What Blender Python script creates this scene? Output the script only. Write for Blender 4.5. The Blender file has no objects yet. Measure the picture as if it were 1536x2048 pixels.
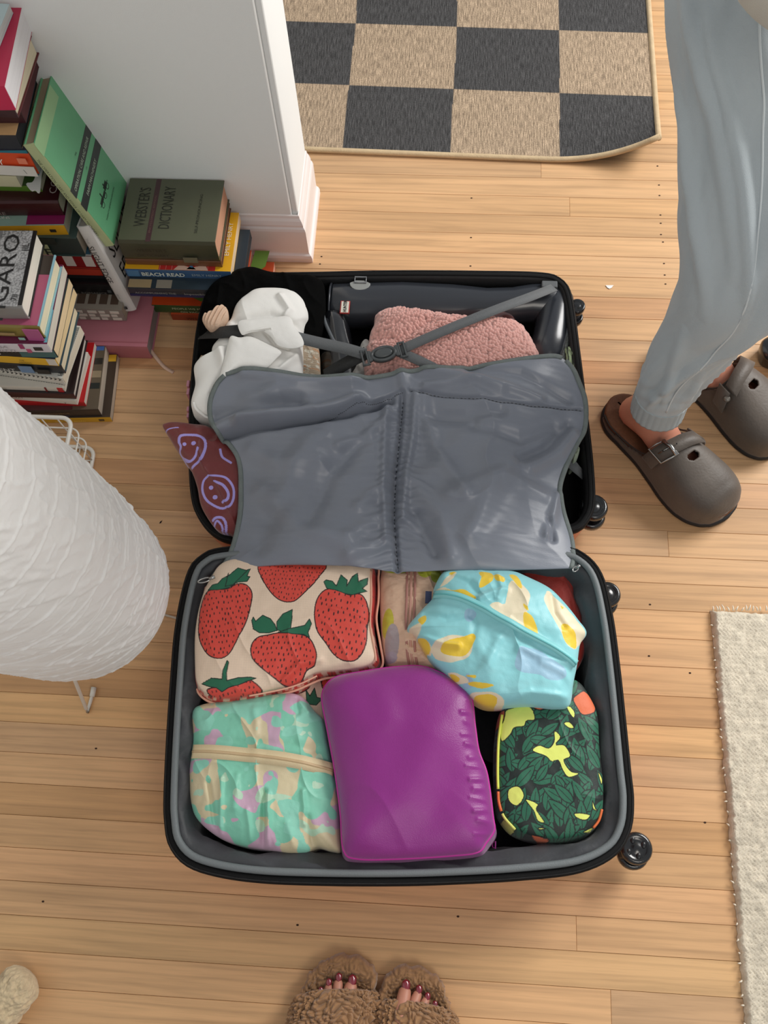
import bpy, math, random
import numpy as np
from mathutils import Matrix, Vector
random.seed(7)
C = bpy.context.scene.collection
SC = bpy.context.scene

# ------------------------------------------------------------------ camera, sky, light, exposure
FPX = 1937.67; CAMH = 1.659
def _rx(a): c, s = math.cos(a), math.sin(a); return np.array([[1, 0, 0], [0, c, -s], [0, s, c]])
def _ry(a): c, s = math.cos(a), math.sin(a); return np.array([[c, 0, s], [0, 1, 0], [-s, 0, c]])
def _rz(a): c, s = math.cos(a), math.sin(a); return np.array([[c, -s, 0], [s, c, 0], [0, 0, 1]])
CR = _rz(.04455) @ _rx(.39996) @ _ry(.03545)
cam_d = bpy.data.cameras.new('camera'); cam = bpy.data.objects.new('camera', cam_d); C.objects.link(cam)
cam_d.sensor_fit = 'HORIZONTAL'; cam_d.sensor_width = 36; cam_d.lens = 36 * FPX / 1536; cam_d.clip_start = .02
cam.matrix_world = Matrix.Translation((0, 0, CAMH)) @ Matrix(CR.tolist()).to_4x4()
SC.camera = cam
w = bpy.data.worlds.new('World'); SC.world = w; w.use_nodes = True
w.node_tree.nodes['Background'].inputs[0].default_value = (.93, .96, 1, 1)
w.node_tree.nodes['Background'].inputs[1].default_value = .37
def area(name, loc, target, size, power, col):
    d = bpy.data.lights.new(name, 'AREA'); d.shape = 'RECTANGLE'; d.size, d.size_y = size; d.energy = power; d.color = col
    o = bpy.data.objects.new(name, d); C.objects.link(o); o.location = loc
    o.rotation_euler = (Vector(target) - Vector(loc)).to_track_quat('-Z', 'Y').to_euler()
    return o
area('window_light', (2.3, 2.3, 2.1), (.1, .7, 0), (1.5, 1.3), 104, (1, .98, .95))
area('room_lamp_light', (.9, -1.0, 2.4), (0, .6, 0), (.8, .8), 12, (1, .93, .84))
SC.view_settings.view_transform = 'Standard'; SC.view_settings.look = 'None'
SC.view_settings.exposure = 0.16; SC.view_settings.gamma = 1.0; SC.view_settings.use_curve_mapping = False

def P(u, v, z=0.):            # the point at height z that the photograph shows at (u, v)
    c = CR @ np.array([(u - 768) / FPX, -(v - 1024) / FPX, -1]); t = (CAMH - z) / -c[2]
    return np.array([t * c[0], t * c[1], z])
def PX(pts, z=0.): return np.array([P(p[0], p[1], p[2] if len(p) > 2 else z) for p in pts])

# ------------------------------------------------------------------ numpy noise and shape helpers
def _h(ix, iy, s=0):
    n = np.sin(ix * 127.1 + iy * 311.7 + s * 74.7) * 43758.5453
    return n - np.floor(n)
def vn(x, y, s=0):
    ix, iy = np.floor(x), np.floor(y); fx, fy = x - ix, y - iy
    fx = fx * fx * (3 - 2 * fx); fy = fy * fy * (3 - 2 * fy)
    a = _h(ix, iy, s); b = _h(ix + 1, iy, s); c = _h(ix, iy + 1, s); d = _h(ix + 1, iy + 1, s)
    return (a + (b - a) * fx) * (1 - fy) + (c + (d - c) * fx) * fy
def fbm(x, y, s=0, o=3):
    r = 0; a = .5; t = 0
    for k in range(o):
        r = r + a * vn(x * 2 ** k + 13.1 * k, y * 2 ** k + 7.7 * k, s + k); t += a; a *= .5
    return r / t
def worley(x, y, s=0):
    ix, iy = np.floor(x), np.floor(y); best = np.full(np.shape(x), 9.)
    for dx in (-1, 0, 1):
        for dy in (-1, 0, 1):
            cx, cy = ix + dx, iy + dy
            px = cx + _h(cx, cy, s); py = cy + _h(cx, cy, s + 5)
            best = np.minimum(best, (px - x) ** 2 + (py - y) ** 2)
    return np.sqrt(best)
def inpoly(x, y, poly):
    r = np.zeros(np.shape(x), bool); n = len(poly)
    for i in range(n):
        x0, y0 = poly[i][0], poly[i][1]; x1, y1 = poly[(i + 1) % n][0], poly[(i + 1) % n][1]
        if y0 == y1: continue
        c = ((y0 > y) != (y1 > y)) & (x < (x1 - x0) * (y - y0) / (y1 - y0) + x0); r ^= c
    return r
def dline(x, y, pts, closed=False):
    d = np.full(np.shape(x), 9.); n = len(pts)
    for i in range(n if closed else n - 1):
        ax, ay = pts[i][0], pts[i][1]; bx, by = pts[(i + 1) % n][0], pts[(i + 1) % n][1]
        l2 = (bx - ax) ** 2 + (by - ay) ** 2 + 1e-12
        t = np.clip(((x - ax) * (bx - ax) + (y - ay) * (by - ay)) / l2, 0, 1)
        d = np.minimum(d, np.hypot(x - ax - t * (bx - ax), y - ay - t * (by - ay)))
    return d
def spl(pts, n, closed=False):     # Catmull-Rom, resampled evenly by length
    p = np.array(pts, float); m = len(p); out = []
    segs = m if closed else m - 1
    for i in range(segs):
        if closed: a, b, c, d = p[i - 1], p[i], p[(i + 1) % m], p[(i + 2) % m]
        else: a, b, c, d = p[max(i - 1, 0)], p[i], p[i + 1], p[min(i + 2, m - 1)]
        for t in np.linspace(0, 1, 12, endpoint=False):
            out.append(.5 * ((2 * b) + (c - a) * t + (2 * a - 5 * b + 4 * c - d) * t * t + (3 * b - a - 3 * c + d) * t ** 3))
    out.append(p[0] if closed else p[-1]); out = np.array(out)
    s = np.r_[0, np.cumsum(np.linalg.norm(np.diff(out, axis=0), axis=1))]
    q = np.linspace(0, s[-1], n, endpoint=not closed)
    return np.stack([np.interp(q, s, out[:, k]) for k in range(p.shape[1])], 1)
def inset(ring, d):
    r = np.array(ring); t = np.roll(r, -1, 0) - np.roll(r, 1, 0); nrm = np.stack([-t[:, 1], t[:, 0]], 1)
    nrm /= np.linalg.norm(nrm, axis=1)[:, None] + 1e-9
    area_ = np.sum(r[:, 0] * np.roll(r[:, 1], -1) - r[:, 1] * np.roll(r[:, 0], -1))
    if area_ < 0: nrm = -nrm
    q = r.copy(); q[:, :2] += nrm * d
    return q
def hx(h):
    if isinstance(h, str): h = tuple(int(h[i:i + 2], 16) for i in (0, 2, 4))
    return tuple(((c / 255) / 12.92 if c / 255 <= .04045 else ((c / 255 + .055) / 1.055) ** 2.4) for c in h)

# ------------------------------------------------------------------ materials
MATS = {}
def mat(name, col=None, rough=.6, metal=0., bump=0., bscale=300., vary=0., vscale=8., attr=False, sheen=0., coat=0., stretch=(1, 1, 1), trans=0., spec=.5, kind='noise'):
    if name in MATS: return MATS[name]
    m = bpy.data.materials.new(name); m.use_nodes = True; nt = m.node_tree; N = nt.nodes; L = nt.links
    b = N['Principled BSDF']; b.inputs['Roughness'].default_value = rough; b.inputs['Metallic'].default_value = metal
    b.inputs['Specular IOR Level'].default_value = spec
    if sheen: b.inputs['Sheen Weight'].default_value = sheen
    if coat: b.inputs['Coat Weight'].default_value = coat; b.inputs['Coat Roughness'].default_value = .15
    if trans: b.inputs['Transmission Weight'].default_value = trans
    tc = N.new('ShaderNodeTexCoord'); mp = N.new('ShaderNodeMapping'); mp.inputs['Scale'].default_value = stretch
    L.new(tc.outputs['Object'], mp.inputs[0])
    if attr:
        a = N.new('ShaderNodeVertexColor'); a.layer_name = 'Col'; src = a.outputs[0]
    else:
        r = N.new('ShaderNodeRGB'); r.outputs[0].default_value = (*hx(col), 1); src = r.outputs[0]
    nz = N.new('ShaderNodeTexNoise'); nz.inputs['Scale'].default_value = vscale; nz.inputs['Detail'].default_value = 4
    L.new(mp.outputs[0], nz.inputs['Vector'])
    mr = N.new('ShaderNodeMapRange'); mr.inputs[3].default_value = 1 - vary; mr.inputs[4].default_value = 1 + vary
    mr.inputs[1].default_value = .3; mr.inputs[2].default_value = .7
    L.new(nz.outputs[0], mr.inputs[0])
    mx = N.new('ShaderNodeVectorMath'); mx.operation = 'SCALE'
    L.new(src, mx.inputs[0]); L.new(mr.outputs[0], mx.inputs['Scale']); L.new(mx.outputs[0], b.inputs['Base Color'])
    if bump:
        if kind == 'weave':
            t1 = N.new('ShaderNodeTexWave'); t1.inputs['Scale'].default_value = bscale; t1.bands_direction = 'X'; t1.inputs['Distortion'].default_value = 1.5; t1.inputs['Detail Scale'].default_value=.6
            t2 = N.new('ShaderNodeTexWave'); t2.inputs['Scale'].default_value = bscale; t2.bands_direction = 'Y'; t2.inputs['Distortion'].default_value = 1.5; t2.inputs['Detail Scale'].default_value=.6
            L.new(mp.outputs[0], t1.inputs[0]); L.new(mp.outputs[0], t2.inputs[0])
            ad = N.new('ShaderNodeMath'); ad.operation = 'ADD'; L.new(t1.outputs['Fac'], ad.inputs[0]); L.new(t2.outputs['Fac'], ad.inputs[1]); h = ad.outputs[0]
        else:
            t1 = N.new('ShaderNodeTexNoise'); t1.inputs['Scale'].default_value = bscale; t1.inputs['Detail'].default_value = 3
            L.new(mp.outputs[0], t1.inputs['Vector']); h = t1.outputs[0]
        bp = N.new('ShaderNodeBump'); bp.inputs['Strength'].default_value = bump; bp.inputs['Distance'].default_value = .002
        L.new(h, bp.inputs['Height']); L.new(bp.outputs[0], b.inputs['Normal'])
    MATS[name] = m
    return m
def flat(col, rough=.55, **k):
    return mat('paint_%s_%d' % (col if isinstance(col, str) else '%02x%02x%02x' % tuple(col), int(rough * 100)), col, rough, **k)

# ------------------------------------------------------------------ mesh building
def setp(o, label=None, cat=None, group=None, kind=None):
    if label: o['label'] = label
    if cat: o['category'] = cat
    if group: o['group'] = group
    if kind: o['kind'] = kind
    return o
def root(name, loc, label, cat, group=None, matrix=None):
    o = bpy.data.objects.new(name, None); C.objects.link(o); o.empty_display_size = .02
    if matrix is not None: o.matrix_world = matrix
    else: o.location = tuple(float(a) for a in loc)
    return setp(o, label, cat, group)
def mesh_np(name, V, F, m=None, parent=None, smooth=True, cols=None, world=True):
    V = np.array(V, np.float32)
    if parent is not None and world: V = V - np.array(parent.location, np.float32)
    me = bpy.data.meshes.new(name)
    if isinstance(F, np.ndarray):
        k = F.shape[1]; me.vertices.add(len(V)); me.vertices.foreach_set('co', V.ravel())
        me.loops.add(F.size); me.loops.foreach_set('vertex_index', F.ravel().astype(np.int32))
        me.polygons.add(len(F)); me.polygons.foreach_set('loop_start', np.arange(0, F.size, k, dtype=np.int32))
        me.update(calc_edges=True); me.validate()
    else:
        me.from_pydata(V.tolist(), [], F); me.update()
    if smooth: me.polygons.foreach_set('use_smooth', np.ones(len(me.polygons), bool))
    if cols is not None:
        ca = me.color_attributes.new('Col', 'FLOAT_COLOR', 'POINT')
        ca.data.foreach_set('color', np.c_[cols, np.ones(len(cols))].astype(np.float32).ravel())
    o = bpy.data.objects.new(name, me); C.objects.link(o)
    if m: me.materials.append(m)
    if parent is not None: o.parent = parent
    return o
def gridfaces(nu, nv, closed_u=False):
    i = np.arange(nu if closed_u else nu - 1); j = np.arange(nv - 1); I, J = np.meshgrid(i, j, indexing='ij')
    a = I * nv + J; b = ((I + 1) % nu) * nv + J
    return np.stack([a, b, b + 1, a + 1], -1).reshape(-1, 4)
class MB:
    def __init__(s): s.v = []; s.f = []
    def add(s, V, F):
        o = len(s.v); s.v += [tuple(map(float, p)) for p in V]; s.f += [tuple(int(i) + o for i in f) for f in F]; return s
    def box(s, lo, hi, M=None):
        V = [(x, y, z) for x in (lo[0], hi[0]) for y in (lo[1], hi[1]) for z in (lo[2], hi[2])]
        if M is not None: V = [tuple(M @ Vector(p)) for p in V]
        return s.add(V, [(0, 1, 3, 2), (4, 6, 7, 5), (0, 4, 5, 1), (2, 3, 7, 6), (0, 2, 6, 4), (1, 5, 7, 3)])
    def rings(s, R, caps=(True, True), closed=True):
        n = len(R[0]); V = np.concatenate(R); F = []
        for k in range(len(R) - 1):
            for i in range(n if closed else n - 1):
                j = (i + 1) % n; F.append((k * n + i, k * n + j, (k + 1) * n + j, (k + 1) * n + i))
        if caps[0]: F.append(tuple(range(n))[::-1])
        if caps[1]: F.append(tuple(range((len(R) - 1) * n, len(R) * n)))
        return s.add(V, F)
    def tube(s, pts, r, n=8, closed=False, flatz=1.):
        p = np.array(pts, float); m = len(p); R = []
        rr = r if hasattr(r, '__len__') else [r] * m; up = np.array([0, 0, 1.])
        for i in range(m):
            t = (p[(i + 1) % m] - p[i - 1]) if closed else p[min(i + 1, m - 1)] - p[max(i - 1, 0)]
            t = t / (np.linalg.norm(t) + 1e-12); a = np.cross(t, up)
            if np.linalg.norm(a) < .05: a = np.cross(t, [0, 1., 0])
            a /= np.linalg.norm(a); b = np.cross(a, t)
            an = np.linspace(0, 2 * math.pi, n, endpoint=False)
            R.append(p[i] + rr[i] * (np.outer(np.cos(an), a) + flatz * np.outer(np.sin(an), b)))
        if closed: R.append(R[0]); return s.rings(R, (False, False))
        return s.rings(R)
    def build(s, name, m, parent=None, smooth=False, world=True):
        return mesh_np(name, s.v, s.f, m, parent, smooth, None, world)
def bev(o, w=.001, seg=2):
    b = o.modifiers.new('bevel', 'BEVEL'); b.width = w; b.segments = seg; b.limit_method = 'ANGLE'; b.angle_limit = .6; return o
def solid(o, t, off=-1):
    b = o.modifiers.new('solid', 'SOLIDIFY'); b.thickness = t; b.offset = off; return o
def ribbon(name, pts, width, m, parent, t=.0015, z=None, n=24, nrm=(0, 0, 1)):
    p = spl(pts, n); V = []
    for i in range(n):
        d = p[min(i + 1, n - 1)] - p[max(i - 1, 0)]; d /= np.linalg.norm(d); s = np.cross(d, nrm); s /= np.linalg.norm(s)
        V += [p[i] - s * width / 2, p[i] + s * width / 2]
    V = np.array(V); F = gridfaces(n, 2); return solid(mesh_np(name, V, F, m, parent), t, 0)
def text(s, size, m, parent, o, right, up, name='lettering', align='LEFT', sx=1., bold=0., world=False, depth=.0):
    c = bpy.data.curves.new('t', 'FONT'); c.body = s; c.size = size; c.align_x = align; c.resolution_u = 2; c.offset = bold; c.extrude = depth
    ob = bpy.data.objects.new('t', c); C.objects.link(ob); dg = bpy.context.evaluated_depsgraph_get()
    me = bpy.data.meshes.new_from_object(ob.evaluated_get(dg)); bpy.data.objects.remove(ob)
    r = Vector(right).normalized(); u = Vector(up).normalized(); n = r.cross(u); o = Vector(o)
    if world: o = o - Vector(parent.location)
    for v in me.vertices: v.co = o + r * v.co.x * sx + u * v.co.y + n * (.0004 + v.co.z)
    me.materials.clear(); me.materials.append(m); me.name = name
    t = bpy.data.objects.new(name, me); C.objects.link(t); t.parent = parent; return t

def bag(name, outline, z_edge, z_top, z_base, m, parent=None, na=360, nr=80, pw=3., q=.5, base=.94, wr=None, paint=None, side=None, centre=None, bulge=.0, sides=10, px=True, tilt=(0, 0), closed=True, en=0.):
    """soft stuffed body: crowned top from centre to outline, then sides down to z_base"""
    o3 = PX(outline, z_edge) if px else np.array(outline, float)
    R = spl(o3, na, True)
    if en:
        k_ = np.arange(na) / na * 2 * math.pi; dn = en * (vn(np.cos(k_) * 14 + 20, np.sin(k_) * 14 + 20, 3) - .5 + .6 * (vn(np.cos(k_) * 34 + 40, np.sin(k_) * 34 + 40, 5) - .5)); nr_ = inset(R, 1.) - R; nr_[:, 2] = 0; R = R - nr_ * dn[:, None]
    c = R.mean(0) if centre is None else (P(*centre, z_edge) if px else np.array([*centre, z_edge]))
    r = np.linspace(0, 1, nr) ** .8
    X = c[0] + np.outer(R[:, 0] - c[0], r); Y = c[1] + np.outer(R[:, 1] - c[1], r)
    ze = R[:, 2][:, None]
    Z = ze + (z_top - z_edge) * (1 - r[None, :] ** pw) ** q + tilt[0] * (X - c[0]) * (1 - r) + tilt[1] * (Y - c[1]) * (1 - r)
    zc = Z[:, 0].mean(); Z = Z + (zc - Z[:, :1]) * (1 - r[None, :]) ** 2
    if wr is not None: Z = Z + wr(X, Y) * np.clip((1 - r[None, :]) * 8, 0, 1) ** .5
    cs = []
    V = [np.stack([X, Y, Z], -1)]
    if sides:
        k = np.linspace(0, 1, sides + 1)[1:]; sc = 1 + bulge * np.sin(k * math.pi) - (1 - base) * k ** 1.5
        SX = c[0] + np.outer(R[:, 0] - c[0], sc); SY = c[1] + np.outer(R[:, 1] - c[1], sc); SZ = ze + (z_base - ze) * k[None, :]
        V.append(np.stack([SX, SY, SZ], -1))
    V = np.concatenate(V, 1); nv = V.shape[1]; F = gridfaces(na, nv, True)
    cols = None
    if paint is not None:
        cols = paint(V[:, :, 0], V[:, :, 1])
        if side is not None and sides: cols[:, nr:] = side(V[:, nr:, 0], V[:, nr:, 1], V[:, nr:, 2])
        cols = cols.reshape(-1, 3)
    V = V.reshape(-1, 3)
    Fl = F if not closed else np.concatenate([F, np.zeros((0, 4), int)])
    ob = mesh_np(name, V, Fl, m, parent, True, cols)
    ob['_r'] = 0; del ob['_r']
    return ob, R
def crease(x, y, pts, w, h, z=.16, side=0):
    q = PX(pts, z); d = dline(x, y, q); return h * np.exp(-(d / w) ** 2)
def base_col(x, col): return np.ones(np.shape(x) + (3,)) * np.array(hx(col))
def put(c, mask, col): c[mask] = hx(col)

# ------------------------------------------------------------------ the setting
def wood_mat():
    m = bpy.data.materials.new('oak_strip'); m.use_nodes = True; nt = m.node_tree; N = nt.nodes; L = nt.links; b = N['Principled BSDF']
    oi = N.new('ShaderNodeObjectInfo'); tc = N.new('ShaderNodeTexCoord')
    mu = N.new('ShaderNodeMath'); mu.operation = 'MULTIPLY'; mu.inputs[1].default_value = 37.; L.new(oi.outputs['Random'], mu.inputs[0])
    cb = N.new('ShaderNodeCombineXYZ'); L.new(mu.outputs[0], cb.inputs[0]); L.new(mu.outputs[0], cb.inputs[1])
    va = N.new('ShaderNodeVectorMath'); va.operation = 'ADD'; L.new(tc.outputs['Object'], va.inputs[0]); L.new(cb.outputs[0], va.inputs[1])
    def nz(scale, sc, det=4, dist=0.):
        mp = N.new('ShaderNodeMapping'); mp.inputs['Scale'].default_value = sc; L.new(va.outputs[0], mp.inputs[0])
        n = N.new('ShaderNodeTexNoise'); n.inputs['Scale'].default_value = scale; n.inputs['Detail'].default_value = det; n.inputs['Distortion'].default_value = dist
        L.new(mp.outputs[0], n.inputs['Vector']); return n.outputs[0]
    def ramp(src, a, b_, lo, hi):
        r = N.new('ShaderNodeMapRange'); r.inputs[1].default_value = a; r.inputs[2].default_value = b_; r.inputs[3].default_value = lo; r.inputs[4].default_value = hi
        L.new(src, r.inputs[0]); return r.outputs[0]
    g1 = ramp(nz(6, (.5, 9, 1), 5, .6), .42, .68, 1.05, .84)      # broad grain streaks
    g2 = ramp(nz(9, (1.5, 45, 1), 3), .52, .74, 1.01, .90)     # pores
    mpw = N.new('ShaderNodeMapping'); mpw.inputs['Scale'].default_value = (.7, 16, 1); L.new(va.outputs[0], mpw.inputs[0])
    wv = N.new('ShaderNodeTexWave'); wv.bands_direction = 'Y'; wv.inputs['Scale'].default_value = 1.1; wv.inputs['Distortion'].default_value = 9; wv.inputs['Detail'].default_value = 2; wv.inputs['Detail Scale'].default_value = .9
    L.new(mpw.outputs[0], wv.inputs[0]); g3 = ramp(wv.outputs['Fac'], .0, .30, .90, 1.01)
    def mul(a, b_):
        x = N.new('ShaderNodeMath'); x.operation = 'MULTIPLY'; L.new(a, x.inputs[0]); L.new(b_, x.inputs[1]); return x.outputs[0]
    k = mul(mul(g1, g2), g3)
    sat = N.new('ShaderNodeVectorMath'); sat.operation = 'SCALE'; L.new(oi.outputs['Color'], sat.inputs[0]); L.new(k, sat.inputs['Scale'])
    gm = N.new('ShaderNodeGamma'); gm.inputs[1].default_value = 1.0
    L.new(sat.outputs[0], gm.inputs[0]); L.new(gm.outputs[0], b.inputs['Base Color'])
    b.inputs['Roughness'].default_value = .42; b.inputs['Specular IOR Level'].default_value = .35
    bp = N.new('ShaderNodeBump'); bp.inputs['Strength'].default_value = .15; bp.inputs['Distance'].default_value = .001; L.new(k, bp.inputs['Height']); L.new(bp.outputs[0], b.inputs['Normal'])
    return m
WOOD = wood_mat()
floor = mesh_np('floor', [(-1.35, -.75, -.012), (1.35, -.75, -.012), (1.35, 2.5, -.012), (-1.35, 2.5, -.012), (-1.35, -.75, -.03), (1.35, -.75, -.03), (1.35, 2.5, -.03), (-1.35, 2.5, -.03)],
                [(0, 1, 2, 3), (7, 6, 5, 4), (0, 4, 5, 1), (1, 5, 6, 2), (2, 6, 7, 3), (3, 7, 4, 0)], flat('20140c', .9), None, False)
floor['kind'] = 'structure'
PWD = .0508; Y0 = 1.569 * .889
KNOWN = {14: [P(1335, 1063)[0]], 27: [P(1152, 1832)[0]], 29: [P(1221, 1981)[0]], 17: [-.9], 20: [-1.0], 22: [.95]}
TONE = {20: (.93, .88, .82), 13: (.88, .84, .78), 21: (1.02, 1.02, .96), 26: (1.02, .97, .93), 28: (1.06, 1.08, 1.02), 12: (.95, .86, .8), 24: (1.0, .97, .92), 7: (.9, .8, .74), 4: (.9, .82, .78)}
rnd = random.Random(3)
def plank(x0, x1, n):
    y1 = Y0 - n * PWD; y0 = y1 - PWD; g = .00022; c = .0006
    x0 += g * .5; x1 -= g * .5; y0 += g; y1 -= g
    V = [(x0, y0, -.011), (x1, y0, -.011), (x1, y1, -.011), (x0, y1, -.011), (x0, y0, -c), (x1, y0, -c), (x1, y1, -c), (x0, y1, -c), (x0 + c, y0 + c, 0), (x1 - c, y0 + c, 0), (x1 - c, y1 - c, 0), (x0 + c, y1 - c, 0)]
    F = [(0, 1, 5, 4), (1, 2, 6, 5), (2, 3, 7, 6), (3, 0, 4, 7), (4, 5, 9, 8), (5, 6, 10, 9), (6, 7, 11, 10), (7, 4, 8, 11), (8, 9, 10, 11)]
    o = mesh_np('plank', V, F, WOOD, floor, False)
    t = TONE.get(n, (1, 1, 1)); k = rnd.uniform(.9, 1.07); h = rnd.uniform(-.05, .05)
    b = hx('d0a67a'); o.color = (b[0] * k * t[0] * (1 + h * .4), b[1] * k * t[1], b[2] * k * t[2] * (1 - h), 1)
for n in range(-21, 42):
    xs = KNOWN.get(n, [rnd.choice([-.95, -.8, .75, .9, 1.05]) if 0 <= n < 34 else rnd.uniform(-.9, .9)])
    e = [-1.35] + sorted(xs) + [1.35]
    for a, b_ in zip(e, e[1:]): plank(a, b_, n)
# nail holes and specks set into the boards, one joined part
mb = MB()
for u, v in ((1315, 332), (1318, 370), (1319, 391), (1321, 430), (1321.5, 446.5), (1322, 469), (1326, 484), (1328, 527), (1329.5, 550), (1331, 568), (643, 513), (640, 528), (943, 396), (942, 475), (941, 532), (86, 1803), (192, 1497), (1298, 1312), (1300, 1209), (1410, 1645), (1380, 1346), (916, 1833), (595, 1850)):
    p = P(u, v, .0003); r = .0016; an = np.linspace(0, 2 * math.pi, 8, endpoint=False)
    mb.add([(p[0] + r * 1.4 * math.cos(a), p[1] + r * math.sin(a), .00035) for a in an], [tuple(range(8))])
o = mb.build('nail_hole', flat('3a2415', .9), floor); o['kind'] = 'stuff'

WALLM = mat('wall_paint', 'e8eae8', .75, bump=.12, bscale=500, vary=.01, vscale=3)
TRIM = mat('trim_paint', 'e9e2df', .4, vary=.02, vscale=20)
WX, WY, WT = -.296, 1.276, .165
mb = MB(); mb.box((-1.35, WY, 0), (WX - .012, WY + WT, 2.45)); mb.box((WX - .013, WY + .006, 0), (WX, WY + WT, 2.45))
setp(bev(mb.build('wall_back', WALLM), .004, 3), kind='structure')
def baseprof(): return [(0, 0), (.019, 0), (.019, .012), (.017, .018), (.0135, .021), (.0125, .024), (.0125, .088), (.011, .094), (.0085, .098), (.0085, .103), (.006, .112), (.003, .118), (.002, .124), (0, .126)]
pf = baseprof(); mb = MB(); R = []
for X_, s in ((-1.35, 0), (WX, 1)):
    R.append(np.array([(X_ + (d if s else 0), WY - d, h) for d, h in pf]))
mb.rings(R); setp(mb.build('baseboard_back', TRIM), kind='structure')
mb = MB(); R = []
for Y_, s in ((WY, 1), (WY + WT, 0)):
    R.append(np.array([(WX + d, Y_ - (d if s else 0), h) for d, h in pf]))
mb.rings(R); setp(mb.build('baseboard_right', TRIM), kind='structure')
# room beyond the frame that bounces the light
mb = MB(); mb.box((-1.45, -.8, 0), (-1.35, 2.5, 2.45)); setp(mb.build('wall_left', WALLM), kind='structure')

# ------------------------------------------------------------------ rugs
def checker_mat():
    m = bpy.data.materials.new('checked_jute'); m.use_nodes = True; nt = m.node_tree; N = nt.nodes; L = nt.links; b = N['Principled BSDF']
    a = N.new('ShaderNodeVertexColor'); a.layer_name = 'Col'; tc = N.new('ShaderNodeTexCoord')
    mp = N.new('ShaderNodeMapping'); mp.inputs['Scale'].default_value = (420, 40, 1); L.new(tc.outputs['Object'], mp.inputs[0])
    n1 = N.new('ShaderNodeTexNoise'); n1.inputs['Scale'].default_value = 1; n1.inputs['Detail'].default_value = 3; L.new(mp.outputs[0], n1.inputs['Vector'])
    r = N.new('ShaderNodeMapRange'); r.inputs[1].default_value = .35; r.inputs[2].default_value = .72; r.inputs[3].default_value = .72; r.inputs[4].default_value = 1.75; L.new(n1.outputs[0], r.inputs[0])
    n2 = N.new('ShaderNodeTexNoise'); n2.inputs['Scale'].default_value = 330; n2.inputs['Detail'].default_value = 2; L.new(tc.outputs['Object'], n2.inputs['Vector'])
    r2 = N.new('ShaderNodeMapRange'); r2.inputs[1].default_value = .3; r2.inputs[2].default_value = .7; r2.inputs[3].default_value = .75; r2.inputs[4].default_value = 1.25; L.new(n2.outputs[0], r2.inputs[0])
    x = N.new('ShaderNodeMath'); x.operation = 'MULTIPLY'; L.new(r.outputs[0], x.inputs[0]); L.new(r2.outputs[0], x.inputs[1])
    s = N.new('ShaderNodeVectorMath'); s.operation = 'SCALE'; L.new(a.outputs[0], s.inputs[0]); L.new(x.outputs[0], s.inputs['Scale']); L.new(s.outputs[0], b.inputs['Base Color'])
    b.inputs['Roughness'].default_value = .95; b.inputs['Specular IOR Level'].default_value = .1
    bp = N.new('ShaderNodeBump'); bp.inputs['Strength'].default_value = .6; bp.inputs['Distance'].default_value = .0015; L.new(x.outputs[0], bp.inputs['Height']); L.new(bp.outputs[0], b.inputs['Normal'])
    return m
rx0, rx1 = -.72, .447; ry0 = 1.548; ry1 = 2.45
rug = root('checkered_rug', (0, 1.9, 0), 'flat woven rug with charcoal and tan checks and one curled corner', 'rug')
nx, ny = 560, 400
xs = np.linspace(rx0, rx1, nx); ys = np.linspace(ry0, ry1, ny); X, Y = np.meshgrid(xs, ys, indexing='ij')
def rugz(X, Y):
    t = np.clip((X - .20) / .237, 0, 1.2); s = np.clip(1 - (Y - ry0) / .20, 0, 1); return .006 + .062 * t ** 2.2 * s ** 1.6
def rugxy(X, Y):
    t = np.clip((X - .20) / .237, 0, 1.2); s = np.clip(1 - (Y - ry0) / .20, 0, 1); return X - .016 * t ** 2 * s ** 1.6 + .004 * (1 - (Y - ry0)), Y + .008 * t ** 2 * s - (X) * .026
cx = np.floor((X + .2395 + .002 * np.sin(Y * 9)) / .2385).astype(int); cy = np.floor((Y - 1.548) / .1935 - .0).astype(int)
dark = ((cx + cy) % 2 == 0)
cols = np.ones(X.shape + (3,)) * np.array(hx('a08c76')); cols[dark] = hx('474646')
XX, YY = rugxy(X, Y); Z = rugz(X, Y)
V = np.stack([XX, YY, Z], -1).reshape(-1, 3)
o = mesh_np('woven_field', V, gridfaces(nx, ny), checker_mat(), rug, True, cols.reshape(-1, 3)); solid(o, .005)
BIND = mat('cotton_binding', 'c8b08c', .9, bump=.4, bscale=400, vary=.08, vscale=60)
e1 = [(*[float(a) for a in rugxy(np.array(x), np.array(ry0))], float(rugz(np.array(x), np.array(ry0)))) for x in np.linspace(rx0, rx1 + .004, 60)]
e2 = [(*[float(a) for a in rugxy(np.array(rx1 + .003), np.array(y))], float(rugz(np.array(rx1), np.array(y)))) for y in np.linspace(ry0 - .002, ry1, 50)]
mb = MB(); mb.tube(e1, .0062, 8); setp(mb.build('binding', BIND, rug, True))
mb = MB(); mb.tube(e2, .0062, 8); mb.build('binding', BIND, rug, True)

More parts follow.
